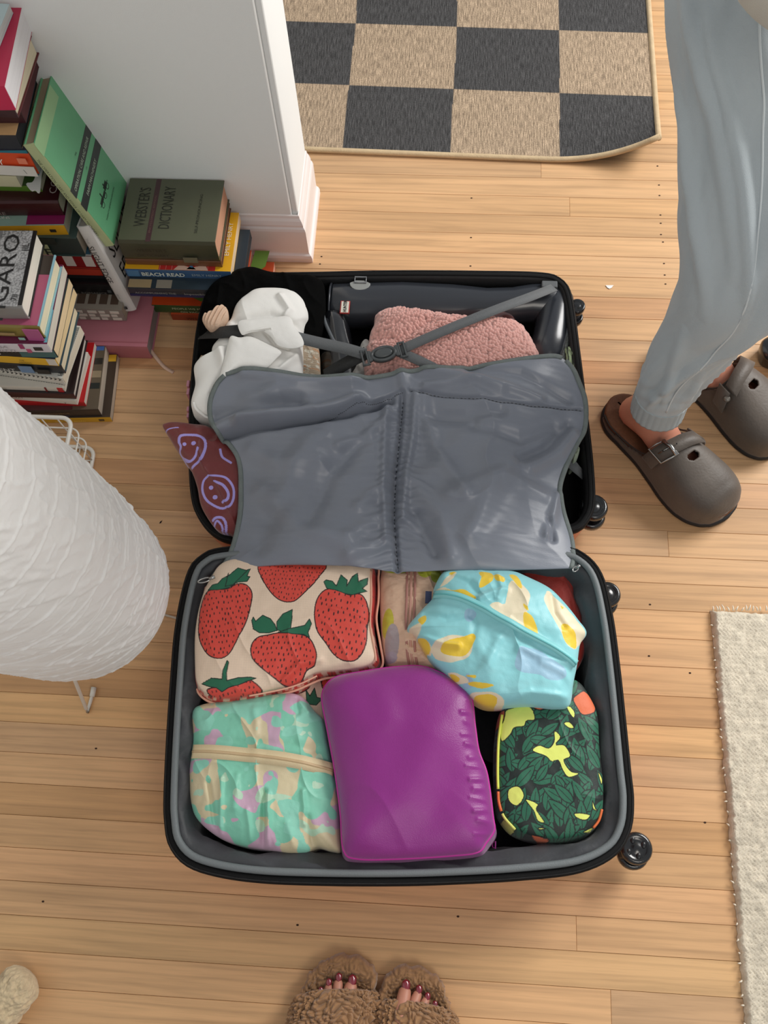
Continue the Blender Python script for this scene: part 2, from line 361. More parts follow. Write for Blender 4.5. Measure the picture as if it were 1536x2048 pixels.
wr_ = root('woven_rug', (*P(1480, 1600)[:2], 0), 'chunky cream hand-woven rug with a frayed edge, right of the suitcase', 'rug')
A = P(1424, 1219, .012); x0 = .493
nx, ny = 260, 420
xs = np.linspace(0, .42, nx); ys = np.linspace(-.45, A[1], ny); X, Y = np.meshgrid(xs, ys, indexing='ij')
XX = X + .491 + .003 * (1 - np.clip(X / .05, 0, 1)) * (vn(Y * 160, Y * 0, 3) - .5) + .012 * np.sin((Y - A[1]) * 4.) * -.1 + (Y - A[1]) * -.006
YY = Y + .004 * np.clip((Y - A[1] + .01) / .01, 0, 1) * (vn(X * 160, X * 0, 4) - .5) - X * .01
wv = np.sin(XX * 1000 + 3 * vn(YY * 60, XX * 60)) * np.sin(YY * 900 + 3 * vn(XX * 60, YY * 60, 5))
Z = .010 + .0020 * wv + .004 * fbm(XX * 90, YY * 90, 2) + .004 * vn(XX * 8, YY * 8, 8)
ed = np.minimum(np.clip(X / .006, 0, 1), np.clip((A[1] - Y) / .006, 0, 1)); Z = Z * np.sqrt(ed) + .001
k = fbm(XX * 120, YY * 120, 9)
cols = np.array(hx('d3c9b6')) * (.78 + .45 * k)[..., None]
ob = mesh_np('wool_field', np.stack([XX, YY, Z], -1).reshape(-1, 3), gridfaces(nx, ny), mat('chunky_wool', attr=True, rough=.95, bump=.5, bscale=260, spec=.1), wr_, True, cols.reshape(-1, 3))
mb = MB()
for i in range(46):
    if i < 14: p = P(1426 + i * 8 + rnd.uniform(-3, 3), 1221, .008); d = (rnd.uniform(-.006, .004), rnd.uniform(.003, .010), rnd.uniform(.0, .006))
    else: y = A[1] - (i - 13) * .02 - rnd.uniform(0, .01); p = np.array([.4915 + (y - A[1]) * -.006, y, .006]); d = (rnd.uniform(-.006, -.001), rnd.uniform(-.004, .004), rnd.uniform(0, .003))
    q = p + np.array(d); mb.tube([p, (p + q) / 2 + (0, 0, .002), q], [.0016, .0013, .0006], 5)
o = mb.build('frayed_thread', mat('wool_thread', 'e6ddca', .9), wr_, True); o['kind'] = 'stuff'

# ------------------------------------------------------------------ the suitcase
case = root('suitcase', (*P(800, 1100)[:2], 0), 'large open orange and black hard-shell suitcase lying flat, packed in both halves', 'suitcase')
ORANGE = mat('orange_shell', 'b5502c', .35, coat=.4, bump=.05, bscale=200)
BLK = mat('black_zip_tape', '0b0b0c', .7, bump=.3, bscale=900, spec=.25)
LIN = mat('charcoal_lining', '37393d', .55, bump=.35, bscale=120, vary=.15, vscale=30, sheen=.2)
LIN2 = mat('black_lining', '0d0d0f', .6, bump=.3, bscale=120)
PIPE = mat('grey_piping', '6f7577', .5, bump=.3, bscale=700)
RUB = mat('black_rubber', '101113', .25, coat=.5, bump=.05, bscale=150)
PLAST = mat('black_plastic', '17181a', .32, bump=.08, bscale=800)
near_px = [(372, 1150), (398, 1112), (450, 1093), (620, 1084), (800, 1084), (980, 1086), (1120, 1090), (1172, 1108), (1206, 1150), (1226, 1230), (1240, 1330), (1252, 1440), (1262, 1540), (1268, 1600), (1262, 1660), (1232, 1710), (1160, 1745), (1040, 1760), (900, 1768), (780, 1771), (640, 1770), (520, 1765), (430, 1752), (370, 1730), (337, 1690), (328, 1640), (327, 1590), (332, 1480), (340, 1360), (350, 1250)]
far_px = [(392, 660), (405, 600), (430, 562), (485, 547), (640, 543), (800, 540), (960, 541), (1080, 544), (1122, 556), (1144, 590), (1160, 700), (1176, 830), (1187, 930), (1190, 1000), (1180, 1036), (1150, 1062), (1060, 1076), (900, 1080), (720, 1082), (560, 1085), (470, 1085), (425, 1068), (394, 1030), (381, 985), (377, 900), (379, 800), (384, 730)]
def half(px, zr, dark, n=200):
    R0 = spl(PX(px, zr), n, True)
    def at(d, z): q = inset(R0, d); q[:, 2] = z; return q
    nm = 'base_shell' if not dark else 'lid_shell'
    mb = MB(); mb.rings([at(.004, zr - .012), at(.003, zr - .03), at(.004, zr * .5), at(.008, .022), at(.016, .008), at(.032, .0015), at(.04, .0015)], (False, True)); 
    mb.build(nm, ORANGE, case, True)
    mb = MB(); mb.rings([at(.004, zr - .016), at(-.001, zr - .012), at(-.001, zr - .003), at(.002, zr + .001), at(.009, zr + .0005), at(.0115, zr - .001), at(.0115, zr - .005)], (False, False)); mb.build('zipper_flange', BLK, case, True)
    mb = MB()
    q0, q1 = at(-.0005, zr + .0006), at(.002, zr + .0018)
    for i in range(0, n): pass
    mb.tube(at(.0025, zr + .0012), .0011, 5, True); mb.build('zipper_teeth', mat('zip_coil', '1d1e20', .35, bump=1, bscale=2500), case, True)
    m = LIN2 if dark else LIN
    rg = []
    prof = [(.0115, zr - .003), (.02, zr - .002), (.024, zr - .003), (.034, zr - .009), (.043, zr - .022), (.046, zr - .045), (.046, zr - .07), (.046, .03), (.060, .013), (.09, .012), (.14, .012)] if not dark else [(.0115, zr - .003), (.016, zr - .006), (.017, zr - .04), (.018, .025), (.03, .013), (.07, .011), (.14, .011)]
    for k, (d, z) in enumerate(prof):
        q = at(d, z)
        if not dark and 2 <= k <= 7:
            s = np.arange(n) / n * 2 * math.pi; am = .006
            q2 = inset(q, 0); q2 = inset(R0, 0)
            dd = am * (vn(s * 9 + k * .3, s * 0 + k, 7) - .5) * 2
            tmp = inset(R0, 1.0) - R0; q = R0 + tmp * 1.0 * 0; q = inset(R0, 0); nrm = (inset(R0, .001) - R0) / .001; nrm[:, 2] = 0
            q = R0 + nrm * (d + dd)[:, None]; q[:, 2] = z + .5 * dd
        rg.append(q)
    mb = MB(); mb.rings(rg, (False, True)); mb.build('lining', m, case, True)
    if not dark:
        mb = MB(); mb.tube(at(.0165, zr + .0025), .0055, 8, True); mb.build('piping', PIPE, case, True)
    return R0
NZ, FZ = .15, .11
NR = half(near_px, NZ, False); FR = half(far_px, FZ, True)
# fabric hinge strip
mb = MB(); a = P(470, 1080, .06); b_ = P(1120, 1080, .06); mb.box((a[0], a[1] - .05, .048), (b_[0], a[1] + .045, .053)); mb.build('hinge_strip', BLK, case)
# spinner wheels
def wheel(u, v, z, r, vx, tilt, knob=True):
    p = P(u, v, z); c = np.array([vx, p[1], z * .7])
    mb = MB(); d = np.array(p) - c; mb.tube([c + (0, 0, .0), (c + p) / 2 + (0, 0, -.006), p - (0, 0, .013)], [.016, .017, .012], 10); mb.build('wheel_housing', PLAST, case, True)
    for s in (0, 1):
        zz = z - s * .028; R = []
        for rr, h in ((.0, .0085), (.006, .0085), (.009, .0068), (r * .62, .0072), (r * .72, .0092), (r * .9, .0085), (r, .004), (r, -.004), (r * .9, -.008), (.004, -.008)):
            an = np.linspace(0, 2 * math.pi, 28, endpoint=False); R.append(np.stack([p[0] + rr * np.cos(an) + tilt * h, p[1] + rr * np.sin(an) - s * .006, zz + h + tilt * rr * np.cos(an)], -1))
        mb = MB(); mb.rings(R); wo = mb.build('wheel', RUB, case, True)
wheel(1152, 616, .088, .0165, .25, .1); wheel(1187, 1016, .075, .0245, .27, 0); wheel(1214, 1190, .072, .0225, .29, 0); wheel(1272, 1697, .066, .0245, .31, 0)
for u, v in ((1266, 1680), (1288, 1690), (1258, 1704), (1278, 1712)):
    p = P(u, v, .075); mb = MB(); an = np.linspace(0, 2 * math.pi, 12, endpoint=False)
    mb.rings([np.stack([p[0] + r * np.cos(an), p[1] + 1.4 * r * np.sin(an), np.full(12, z)], -1) for r, z in ((.0042, .0725), (.0035, .0742), (.0015, .0748))]); mb.build('wheel_cap', PLAST, case, True)
# small letters stuck on the left side of the lid
def sidecol(y0, y1, c, nm):
    mb = MB(); a = P(381 + 0, y0, .085); b_ = P(377, y1, .085); mb.box((a[0] - .004, b_[1], .06), (a[0] + .002, a[1], .098)); o = mb.build(nm, flat(c, .5), case); return bev(o, .0015)
for (a, b_) in ((767, 779), (783, 795), (819, 828), (832, 841), (845, 846)):
    if b_ - a > 3: sidecol(a, b_, 'c98a9a', 'pink_tab')

# straps and buckle in the lid
STR = mat('grey_webbing', '5d6062', .6, bump=.6, bscale=1400, stretch=(1, .3, 1), sheen=.2)
STRD = mat('dark_webbing', '2b2c2c', .65, bump=.6, bscale=1400, stretch=(1, .3, 1))
ribbon('strap', PX([(404, 668, .130), (440, 665, .170), (488, 661, .180)]), .026, STRD, case)
ribbon('strap', PX([(590, 674, .178), (640, 686, .170), (690, 697, .172), (728, 708, .180)]), .023, STR, case)
ribbon('strap', PX([(800, 700, .182), (880, 665, .184), (980, 624, .174), (1060, 594, .146), (1108, 575, .115)]), .019, STR, case)
ribbon('strap', PX([(650, 752, .140), (690, 728, .16), (732, 706, .178)]), .026, STRD, case)
ribbon('strap', PX([(800, 705, .180), (840, 722, .182), (890, 748, .178), (960, 790, .15)]), .019, STR, case)
ribbon('strap', PX([(1130, 915, .11), (1150, 935, .105), (1166, 950, .085)]), .018, STR, case)
mb = MB(); c = P(1098, 572, .108); mb.box((c[0] - .014, c[1] - .005, c[2] - .02), (c[0] + .016, c[1] + .010, c[2] + .004)); bev(mb.build('strap_anchor', mat('dark_webbing_block', '55585a', .6, bump=.5, bscale=900), case), .002)
bz = .186; c = P(767, 707, bz); BK = mat('buckle_plastic', '4b4f50', .35, bump=.05, bscale=300)
bd = P(812, 697, bz) - P(722, 717, bz); bl = np.linalg.norm(bd); bd /= bl; bn = np.array([-bd[1], bd[0], 0])
def loc(a, b_, z=0): return c + bd * a + bn * b_ + np.array([0, 0, z])
an = np.linspace(0, 2 * math.pi, 32, endpoint=False)
mb = MB(); mb.rings([np.array([loc(rx * math.cos(t), ry * math.sin(t), z) for t in an]) for rx, ry, z in ((.024, .0155, -.006), (.0245, .016, 0), (.023, .0145, .003), (.0195, .0115, .003), (.0185, .0105, .0005), (.001, .001, .0005))]); mb.build('buckle', BK, case, True)
mb = MB(); mb.rings([np.array([loc(rx * math.cos(t), ry * math.sin(t), z) for t in an]) for rx, ry, z in ((.0165, .0095, 0), (.016, .009, .0035), (.013, .0065, .0045), (.001, .001, .0048))]); mb.build('release_button', BK, case, True)
for s in (-1, 1):
    for k, (a0, a1, w0, w1) in enumerate(((.021, .028, .010, .012), (.028, .031, .015, .015), (.037, .040, .015, .015))):
        mb = MB(); V = [loc(s * a0, -w0, z) for z in (-.004, .002)] + [loc(s * a0, w0, z) for z in (-.004, .002)] + [loc(s * a1, -w1, z) for z in (-.004, .002)] + [loc(s * a1, w1, z) for z in (-.004, .002)]
        mb.add(V, [(0, 1, 3, 2), (4, 6, 7, 5), (0, 4, 5, 1), (2, 3, 7, 6), (0, 2, 6, 4), (1, 5, 7, 3)]); bev(mb.build('buckle_bar', BK, case), .001)
    for w in (-1, 1):
        mb = MB(); mb.tube([loc(s * .027, w * .0145, -.001), loc(s * .041, w * .0145, -.001)], .0025, 6); mb.build('buckle_bar', BK, case, True)

# the divider flap: bottom edge at the hinge, folded back over the lid
def coons(top, bot, left, right, nu, nv, tz, bz_, lz, rz):
    T = spl(PX(top), nu); B = spl(PX(bot), nu); Lf = spl(PX(left), nv); Rt = spl(PX(right), nv)
    u = np.linspace(0, 1, nu)[:, None, None]; v = np.linspace(0, 1, nv)[None, :, None]
    S = (1 - v) * B[:, None] + v * T[:, None] + (1 - u) * Lf[None] + u * Rt[None] - ((1 - u) * (1 - v) * B[0] + u * (1 - v) * B[-1] + (1 - u) * v * T[0] + u * v * T[-1])
    return S
zt = .178
top = [(452, 748, .186), (500, 739, .192), (560, 746, .192), (640, 762, .176), (690, 763, .178), (740, 756, .18), (830, 742, .182), (900, 738, .182), (980, 728, .18), (1060, 716, .176), (1108, 712, .17), (1128, 718, .165)]
bot = [(440, 1142, .152), (520, 1133, .168), (600, 1130, .176), (700, 1133, .180), (800, 1143, .172), (900, 1141, .180), (1000, 1141, .178), (1080, 1139, .168), (1142, 1137, .155)]
left = [(440, 1142, .152), (456, 1118, .152), (470, 1080, .15), (480, 1030, .15), (482, 980, .15), (479, 925, .152), (462, 893, .156), (436, 866, .158), (420, 835, .160), (421, 800, .168), (434, 768, .178), (452, 748, .186)]
right = [(1142, 1137, .155), (1146, 1112, .15), (1142, 1075, .148), (1126, 1022, .15), (1119, 980, .15), (1130, 938, .15), (1152, 892, .146), (1168, 862, .146), (1172, 828, .148), (1169, 795, .15), (1158, 765, .155), (1146, 738, .16), (1128, 718, .165)]
nu, nv = 420, 300
S = coons(top, bot, left, right, nu, nv, 0, 0, 0, 0)
X, Y = S[..., 0], S[..., 1]
ul = np.linspace(0, 1, nu)[:, None]; vl = np.linspace(0, 1, nv)[None, :]
edge = np.clip(np.minimum(np.minimum(ul, 1 - ul) * 9, np.minimum(vl, 1 - vl) * 7), 0, 1) ** .7
Z = S[..., 2].copy()
Z += .026 * edge * (np.sin(ul * math.pi * 2) ** 2) * (1 - .5 * vl)
def cr(pts, w, h, zz=.17): return crease(X, Y, pts, w, h * (1.7 if abs(h) < .009 else 1.15), zz)
Z += cr([(442, 868), (500, 858), (560, 856), (620, 848), (700, 830), (780, 800)], .007, -.020) + cr([(480, 846), (560, 838), (640, 830), (720, 806)], .011, .017)
Z += cr([(440, 850), (560, 790), (700, 770)], .02, .012) + cr([(430, 830), (520, 815), (600, 812)], .014, -.013)
Z += cr([(805, 790), (800, 860), (790, 950), (788, 1040), (795, 1140)], .0045, -.010) + cr([(830, 790), (826, 870), (812, 950), (806, 1040)], .007, .006) + cr([(775, 800), (770, 880), (768, 980), (772, 1080)], .007, .006)
Z += cr([(820, 785), (880, 795), (960, 808), (1060, 812), (1166, 808)], .003, -.004) + cr([(640, 845), (740, 805), (800, 785)], .003, -.003)
Z += cr([(860, 830), (930, 840), (1000, 828)], .014, -.007) + cr([(1060, 940), (1120, 900), (1150, 860)], .012, .008) + cr([(1040, 920), (1090, 890), (1140, 840)], .009, -.006)
Z += cr([(860, 950), (900, 900), (960, 860)], .02, .005) + cr([(940, 1080), (980, 1000), (1020, 940)], .018, .006) + cr([(1095, 1070), (1110, 1020), (1118, 985)], .008, .006) + cr([(1105, 1075), (1100, 1040)], .006, -.006)
Z += cr([(560, 1000), (600, 920), (640, 880)], .02, .006) + cr([(620, 1050), (660, 960), (720, 880)], .016, -.006) + cr([(520, 1090), (560, 1010)], .02, -.005)
Z += cr([(700, 1080), (770, 1030)], .012, .005) + cr([(700, 1120), (780, 1080)], .012, .005) + cr([(720, 1020), (780, 960)], .012, .005) + cr([(820, 960), (880, 1040), (900, 1120)], .014, .006) + cr([(830, 1030), (870, 1110)], .01, -.005)
Z += cr([(800, 745), (810, 785)], .01, .006) + cr([(850, 745), (920, 760), (1000, 790)], .01, .006) + cr([(940, 745), (1040, 755), (1140, 790)], .010, -.006)
xl = (X - P(795, 950, .17)[0]); near = np.exp(-(np.abs(xl) / .035) ** 1.5)
Z += near * .0024 * np.sin(Y * 420 + 6 * vn(X * 40, Y * 30) + np.abs(xl) * 120) * np.clip((P(800, 800, .17)[1] - Y) * 30, 0, 1)
Z += cr([(845, 800), (870, 900), (930, 1000)], .012, .006) + cr([(900, 1000), (1000, 960), (1090, 990)], .016, .006) + cr([(950, 860), (1040, 880), (1110, 850)], .012, -.006) + cr([(500, 900), (560, 930), (640, 930)], .018, .006) + cr([(520, 980), (600, 1060), (700, 1100)], .018, .006) + cr([(680, 900), (740, 870), (780, 830)], .010, .006) + cr([(490, 760), (600, 775), (720, 770)], .010, .005) + cr([(850, 780), (960, 770), (1080, 800)], .008, .005)
Z += edge * (.024 * (fbm(X * 9, Y * 8, 4) - .5) + .003 * (fbm(X * 24 + Y * 26, Y * 20, 11, 2) - .5) + .010 * (1 - np.abs(2 * fbm(X * 5 + Y * 4, Y * 4 - X * 2, 21, 2) - 1)) ** 5)
Z += edge * .00012 * np.sin(Y * 520 + X * 60)
NYL = mat('grey_nylon', '7c818c', .38, bump=.10, bscale=500, stretch=(.3, 2, 1), vary=.03, sheen=.15, spec=.6)
o = mesh_np('divider_panel', np.stack([X, Y, Z], -1).reshape(-1, 3), gridfaces(nu, nv), NYL, case)
solid(o, .0015)
BND = mat('grey_binding', '6e7674', .7, bump=.5, bscale=500, vary=.1, vscale=60)
def edgept(a): return np.stack([X, Y, Z], -1)[a]
for nm, pts in (('binding', edgept((slice(None), -1))[::4]), ('binding', edgept((0, slice(None)))[::4]), ('binding', edgept((-1, slice(None)))[::4])):
    mb = MB(); mb.tube(pts + (0, 0, .0005), .0046, 7, flatz=.6); mb.build(nm, BND, case, True)
mb = MB()
for pts in ([(822, 786), (880, 797), (960, 809), (1060, 813), (1166, 809)], [(806, 800), (800, 860), (792, 950), (789, 1040), (796, 1135)], [(640, 845), (740, 806), (806, 787)]):
    q = spl(PX(pts, .17), 90)
    for i in range(0, 90, 2):
        if i + 1 < 90:
            d = np.hypot(X - q[i, 0], Y - q[i, 1]); k = np.unravel_index(d.argmin(), d.shape); zz = Z[k] + .0012
            mb.tube([(q[i, 0], q[i, 1], zz), (q[i + 1, 0], q[i + 1, 1], zz)], .0006, 4)
o = mb.build('stitching', mat('dark_thread', '34363a', .7), case, True); o['kind'] = 'stuff'
SIL = mat('nickel_metal', 'b9b9b6', .25, metal=1.)
def pull(u, v, u2, v2, z):
    a = P(u, v, z); b_ = P(u2, v2, z); mb = MB(); n = 14; d = b_ - a; s = np.array([-d[1], d[0], 0]); s /= np.linalg.norm(s)
    loop = [a + d * (.5 + .5 * math.cos(t)) + s * .0035 * math.sin(t) for t in np.linspace(0, 2 * math.pi, n, endpoint=False)]
    mb.tube(loop, .0014, 6, True); mb.tube([b_ - d * .1, b_ + d * .35 + (0, 0, .002)], .003, 8); return mb.build('zipper_pull', SIL, case, True)
pull(396, 1164, 421, 1157, .168); pull(1146, 1142, 1156, 1134, .158)
# left end of the flap's zip tape hanging into the base
for pts in ([(442, 1140, .155), (432, 1150, .152), (424, 1162, .15)],): ribbon('zip_tape', PX(pts), .012, BND, case)
ribbon('zip_tape', PX([(1143, 1100, .152), (1146, 1122, .15), (1150, 1138, .15)]), .012, BND, case)

# ------------------------------------------------------------------ packing cubes in the base
PRINT = mat('printed_ripstop', attr=True, rough=.55, bump=.12, bscale=700, sheen=.15)
PRINTS = mat('printed_sheer', attr=True, rough=.45, bump=.12, bscale=500, sheen=.2)
def wr_soft(s, a1=.004, a2=.0015, f1=16, f2=50, dx=1, dy=1):
    return lambda X, Y: a1 * (fbm(X * f1 * dx, Y * f1 * dy, s) - .5) * 2 + a2 * (fbm(X * f2 * dx, Y * f2 * dy, s + 9) - .5) * 2 + a1 * 1.0 * (1 - np.abs(2 * fbm(X * f1 * .9 + Y * f1 * .4 + 3, Y * f1 * .5, s + 4, 2) - 1)) ** 8
RED, SEED, LEAF, INK = 'dd4a3c', '351012', '1c6b4c', '10231c'
def seeds(X, Y, ang, sc):
    ca, sa = math.cos(ang), math.sin(ang); x = (X * ca + Y * sa) / sc; y = (-X * sa + Y * ca) / (sc * 1.25); x = x + .5 * (np.floor(y) % 2)
    fx = x - np.floor(x) - .5 + .5 * (_h(np.floor(x), np.floor(y)) - .5); fy = y - np.floor(y) - .5 + .45 * (_h(np.floor(x), np.floor(y), 3) - .5)
    return (fx / .13) ** 2 + (fy / .25) ** 2 < .6 + .7 * _h(np.floor(x), np.floor(y), 8)
def paint_straw(berries, leaves, z, ground='efd6bd'):
    B = [(spl(PX(p, z)[:, :2].tolist(), 60, True), a, s) for p, a, s in berries]
    Lv = [PX(p, z)[:, :2] for p in leaves]
    def f(X, Y):
        c = base_col(X, ground)
        grid = (np.abs(((X * 260) % 1) - .5) < .06) | (np.abs(((Y * 260) % 1) - .5) < .06); c[grid] *= .93
        for q, a, s in B:
            m = inpoly(X, Y, q); 
            bb = (X > q[:, 0].min() - .004) & (X < q[:, 0].max() + .004) & (Y > q[:, 1].min() - .004) & (Y < q[:, 1].max() + .004)
            put(c, m, RED)
            cy, r = q[:, 1].mean(), np.ptp(q[:, 1])
            put(c, m & seeds(X, Y, a, s), SEED)
            d = np.full(X.shape, 9.); d[bb] = dline(X[bb], Y[bb], q, True); put(c, d < .0009, SEED)
        for q in Lv:
            bb = (X > q[:, 0].min() - .003) & (X < q[:, 0].max() + .003) & (Y > q[:, 1].min() - .003) & (Y < q[:, 1].max() + .003)
            m = np.zeros(X.shape, bool); m[bb] = inpoly(X[bb], Y[bb], q); put(c, m, LEAF)
            d = np.full(X.shape, 9.); d[bb] = dline(X[bb], Y[bb], q, True); put(c, d < .0007, INK)
        return c
    return f
def c4(pts): return [(320 + x / 3.2, 1080 + y / 3.2) for x, y in pts]
berries = [(c4([(300, 330), (360, 320), (440, 315), (500, 285), (560, 295), (592, 350), (580, 440), (550, 540), (500, 640), (450, 730), (390, 765), (320, 745), (270, 680), (245, 600), (248, 500), (262, 410)]), .15, .0075),
           (c4([(628, 170), (660, 260), (720, 350), (780, 395), (850, 402), (900, 370), (980, 290), (1040, 215), (1065, 175), (1040, 90), (850, 60), (680, 90)]), 0, .0062),
           (c4([(1030, 350), (1080, 320), (1150, 325), (1210, 352), (1280, 345), (1320, 390), (1336, 470), (1325, 560), (1320, 650), (1290, 730), (1240, 772), (1170, 770), (1110, 730), (1060, 660), (1010, 590), (992, 500), (1000, 410)]), -.1, .0085),
           (c4([(640, 625), (700, 612), (760, 600), (840, 605), (920, 615), (970, 650), (1002, 730), (990, 800), (940, 830), (905, 890), (870, 925), (790, 925), (740, 890), (660, 830), (600, 770), (586, 710), (600, 660)]), 0, .0078),
           (c4([(300, 950), (420, 935), (560, 900), (600, 910), (650, 960), (600, 985), (500, 1000), (400, 1010), (320, 990)]), .3, .007)]
leaves = [c4([(305, 320), (335, 285), (370, 280), (400, 250), (430, 235), (445, 255), (470, 225), (520, 215), (560, 195), (580, 190), (560, 235), (578, 240), (560, 270), (500, 275), (440, 310), (370, 322)]),
          c4([(430, 240), (440, 215), (420, 300), (470, 290), (560, 200), (500, 180)]),
          c4([(1050, 275), (1065, 262), (1105, 270), (1130, 300), (1160, 228), (1200, 262), (1195, 300), (1230, 240), (1265, 215), (1270, 270), (1330, 235), (1325, 280), (1295, 310), (1325, 325), (1290, 335), (1235, 352), (1190, 345), (1120, 325), (1070, 318)]),
          c4([(590, 520), (600, 498), (615, 525), (660, 487), (710, 510), (740, 550), (752, 585), (700, 600), (640, 600), (600, 575)]), c4([(752, 580), (750, 530), (790, 480), (850, 453), (848, 520), (840, 575), (800, 600)]),
          c4([(760, 595), (860, 570), (930, 555), (960, 515), (973, 545), (950, 600), (960, 632), (920, 610), (850, 608)]),
          c4([(262, 915), (330, 885), (400, 895), (408, 840), (435, 778), (444, 790), (430, 860), (432, 905), (500, 885), (580, 880), (615, 887), (560, 905), (500, 930), (440, 945), (395, 970), (360, 945), (310, 935)])]
SZ = .165
st = root('packing_cube', (*P(570, 1260)[:2], .012), 'cream packing cube printed with large red strawberries and green leaves', 'packing cube', 'zipped pouches in the base of the suitcase')
sh = lambda X, Y, Z: np.where((((X * 55 + 2 * vn(X * 40, Z * 90)) % 1) < .62)[..., None], base_col(X, 'd8382f') * np.where(seeds(X, Z * 1.5 + Y, 0, .006), .25, 1)[..., None], base_col(X, 'efc9b0'))
ol = [(420, 1160), (455, 1122), (560, 1112), (690, 1114), (738, 1128), (742, 1160), (742, 1200), (738, 1240), (746, 1290), (750, 1318), (726, 1334), (680, 1340), (632, 1345), (592, 1368), (555, 1377), (500, 1391), (450, 1396), (415, 1388), (394, 1365), (390, 1320), (391, 1260), (402, 1203)]
wrs = lambda X, Y: wr_soft(3, .003, .0012)(X, Y) + crease(X, Y, [(560, 1372), (600, 1330), (640, 1322)], .006, .006) + crease(X, Y, [(600, 1385), (622, 1350), (700, 1335)], .005, -.006) + crease(X, Y, [(664, 1220), (700, 1230), (745, 1250)], .004, .003) + crease(X, Y, [(690, 1190), (745, 1215)], .003, -.002)
o, R = bag('cube_body', ol, SZ - .012, SZ + .006, .06, PRINT, st, 700, 230, 4, .5, .99, wrs, paint_straw(berries, leaves, SZ), sh, bulge=.055)
PIP = mat('peach_piping', 'efb49a', .6)
Rb = spl(PX([(p[0] + (15 if p[0] > 600 else -1), p[1] + (13 if p[1] > 1300 else 0)) for p in ol], SZ - .03), 260, True)
mb = MB(); mb.tube(Rb, .0020, 7, True); mb.build('piping', PIP, st, True)
mb = MB(); mb.tube(spl(PX([(742, 1140), (743, 1200), (741, 1250), (750, 1300), (752, 1322)], SZ - .008), 40), .0013, 7); mb.build('seam_piping', PIP, st, True)
mb = MB(); mb.tube(spl(PX([(498, 1392), (560, 1380), (600, 1368), (634, 1352)], SZ - .006), 40), .0013, 7); mb.build('seam_piping', PIP, st, True)

st2 = root('packing_cube', (*P(640, 1380)[:2], .012), 'small strawberry-print pouch showing only between the large strawberry cube and the magenta cube', 'packing cube', 'zipped pouches in the base of the suitcase')
o, R = bag('pouch_body', [(560, 1330), (640, 1345), (700, 1345), (720, 1400), (690, 1450), (630, 1460), (575, 1430), (550, 1380)], .10, .115, .05, PRINT, st2, 300, 120, 3, .5, .95, wr_soft(8), paint_straw([(c4([(1030, 860), (1100, 850), (1200, 860), (1180, 910), (1060, 960), (1035, 920)]), 0, .006), (c4([(870, 920), (940, 900), (960, 940), (900, 980), (850, 960)]), 0, .005)], [c4([(935, 960), (960, 1000), (990, 950), (1005, 1010), (1040, 1020), (1000, 1060), (940, 1050)])], .11), None)

pe = root('packing_cube', (*P(812, 1240)[:2], .012), 'slim sheer peach pouch with yellow spots and a pinkish zip, beside the strawberry cube', 'packing cube', 'zipped pouches in the base of the suitcase')
def paint_peach(X, Y):
    c = base_col(X, 'd9b498'); n = fbm(X * 14, Y * 14, 31); put(c, fbm(X * 25, Y * 20, 33) > .60, 'cfa98f')
    for (u, v, ru, rv, col) in ((776, 1250, 9, 30, 'c2b83a'), (784, 1290, 12, 38, 'a99a9c'), (795, 1140, 26, 12, 'b3bb38'), (850, 1146, 14, 14, 'b9bd3c'), (872, 1155, 10, 14, '9aa13a'), (782, 1316, 12, 12, 'a595a0')):
        p = P(u, v, .14); q = P(u + ru, v + rv, .14); r1, r2 = abs(q[0] - p[0]), abs(q[1] - p[1])
        m = ((X - p[0]) / r1) ** 2 + ((Y - p[1]) / r2) ** 2 + .5 * (n - .5) < 1; put(c, m, col)
    return c
o, R = bag('pouch_body', [(775, 1118), (870, 1118), (905, 1150), (900, 1230), (905, 1330), (850, 1344), (795, 1341), (773, 1325), (764, 1280), (760, 1200), (762, 1145)], .128, .152, .05, PRINTS, pe, 400, 140, 3, .5, .97, wr_soft(5, .003, .002, 18, 60, 1, 2), paint_peach, bulge=.03)
for k, (dx, col) in enumerate(((-8, 'b0786c'), (0, 'c99482'), (8, 'b0786c'))):
    ribbon('zipper', PX([(822 + dx, 1120, .149), (822 + dx, 1180, .154), (820 + dx, 1240, .155), (822 + dx, 1300, .150), (828 + dx, 1338, .136)]), .004, flat(col, .5), pe)

rd = root('packing_cube', (*P(1090, 1240)[:2], .012), 'dark red fabric pouch tucked in the corner behind the aqua pouch', 'packing cube', 'zipped pouches in the base of the suitcase')
bag('pouch_body', [(960, 1118), (1130, 1122), (1156, 1140), (1163, 1190), (1168, 1260), (1165, 1320), (1120, 1360), (1000, 1350), (950, 1250)], .10, .125, .04, mat('dark_red_fabric', '931c0c', .6, bump=.3, bscale=500, sheen=.3), rd, 200, 60, 3, .5, .96, wr_soft(14))

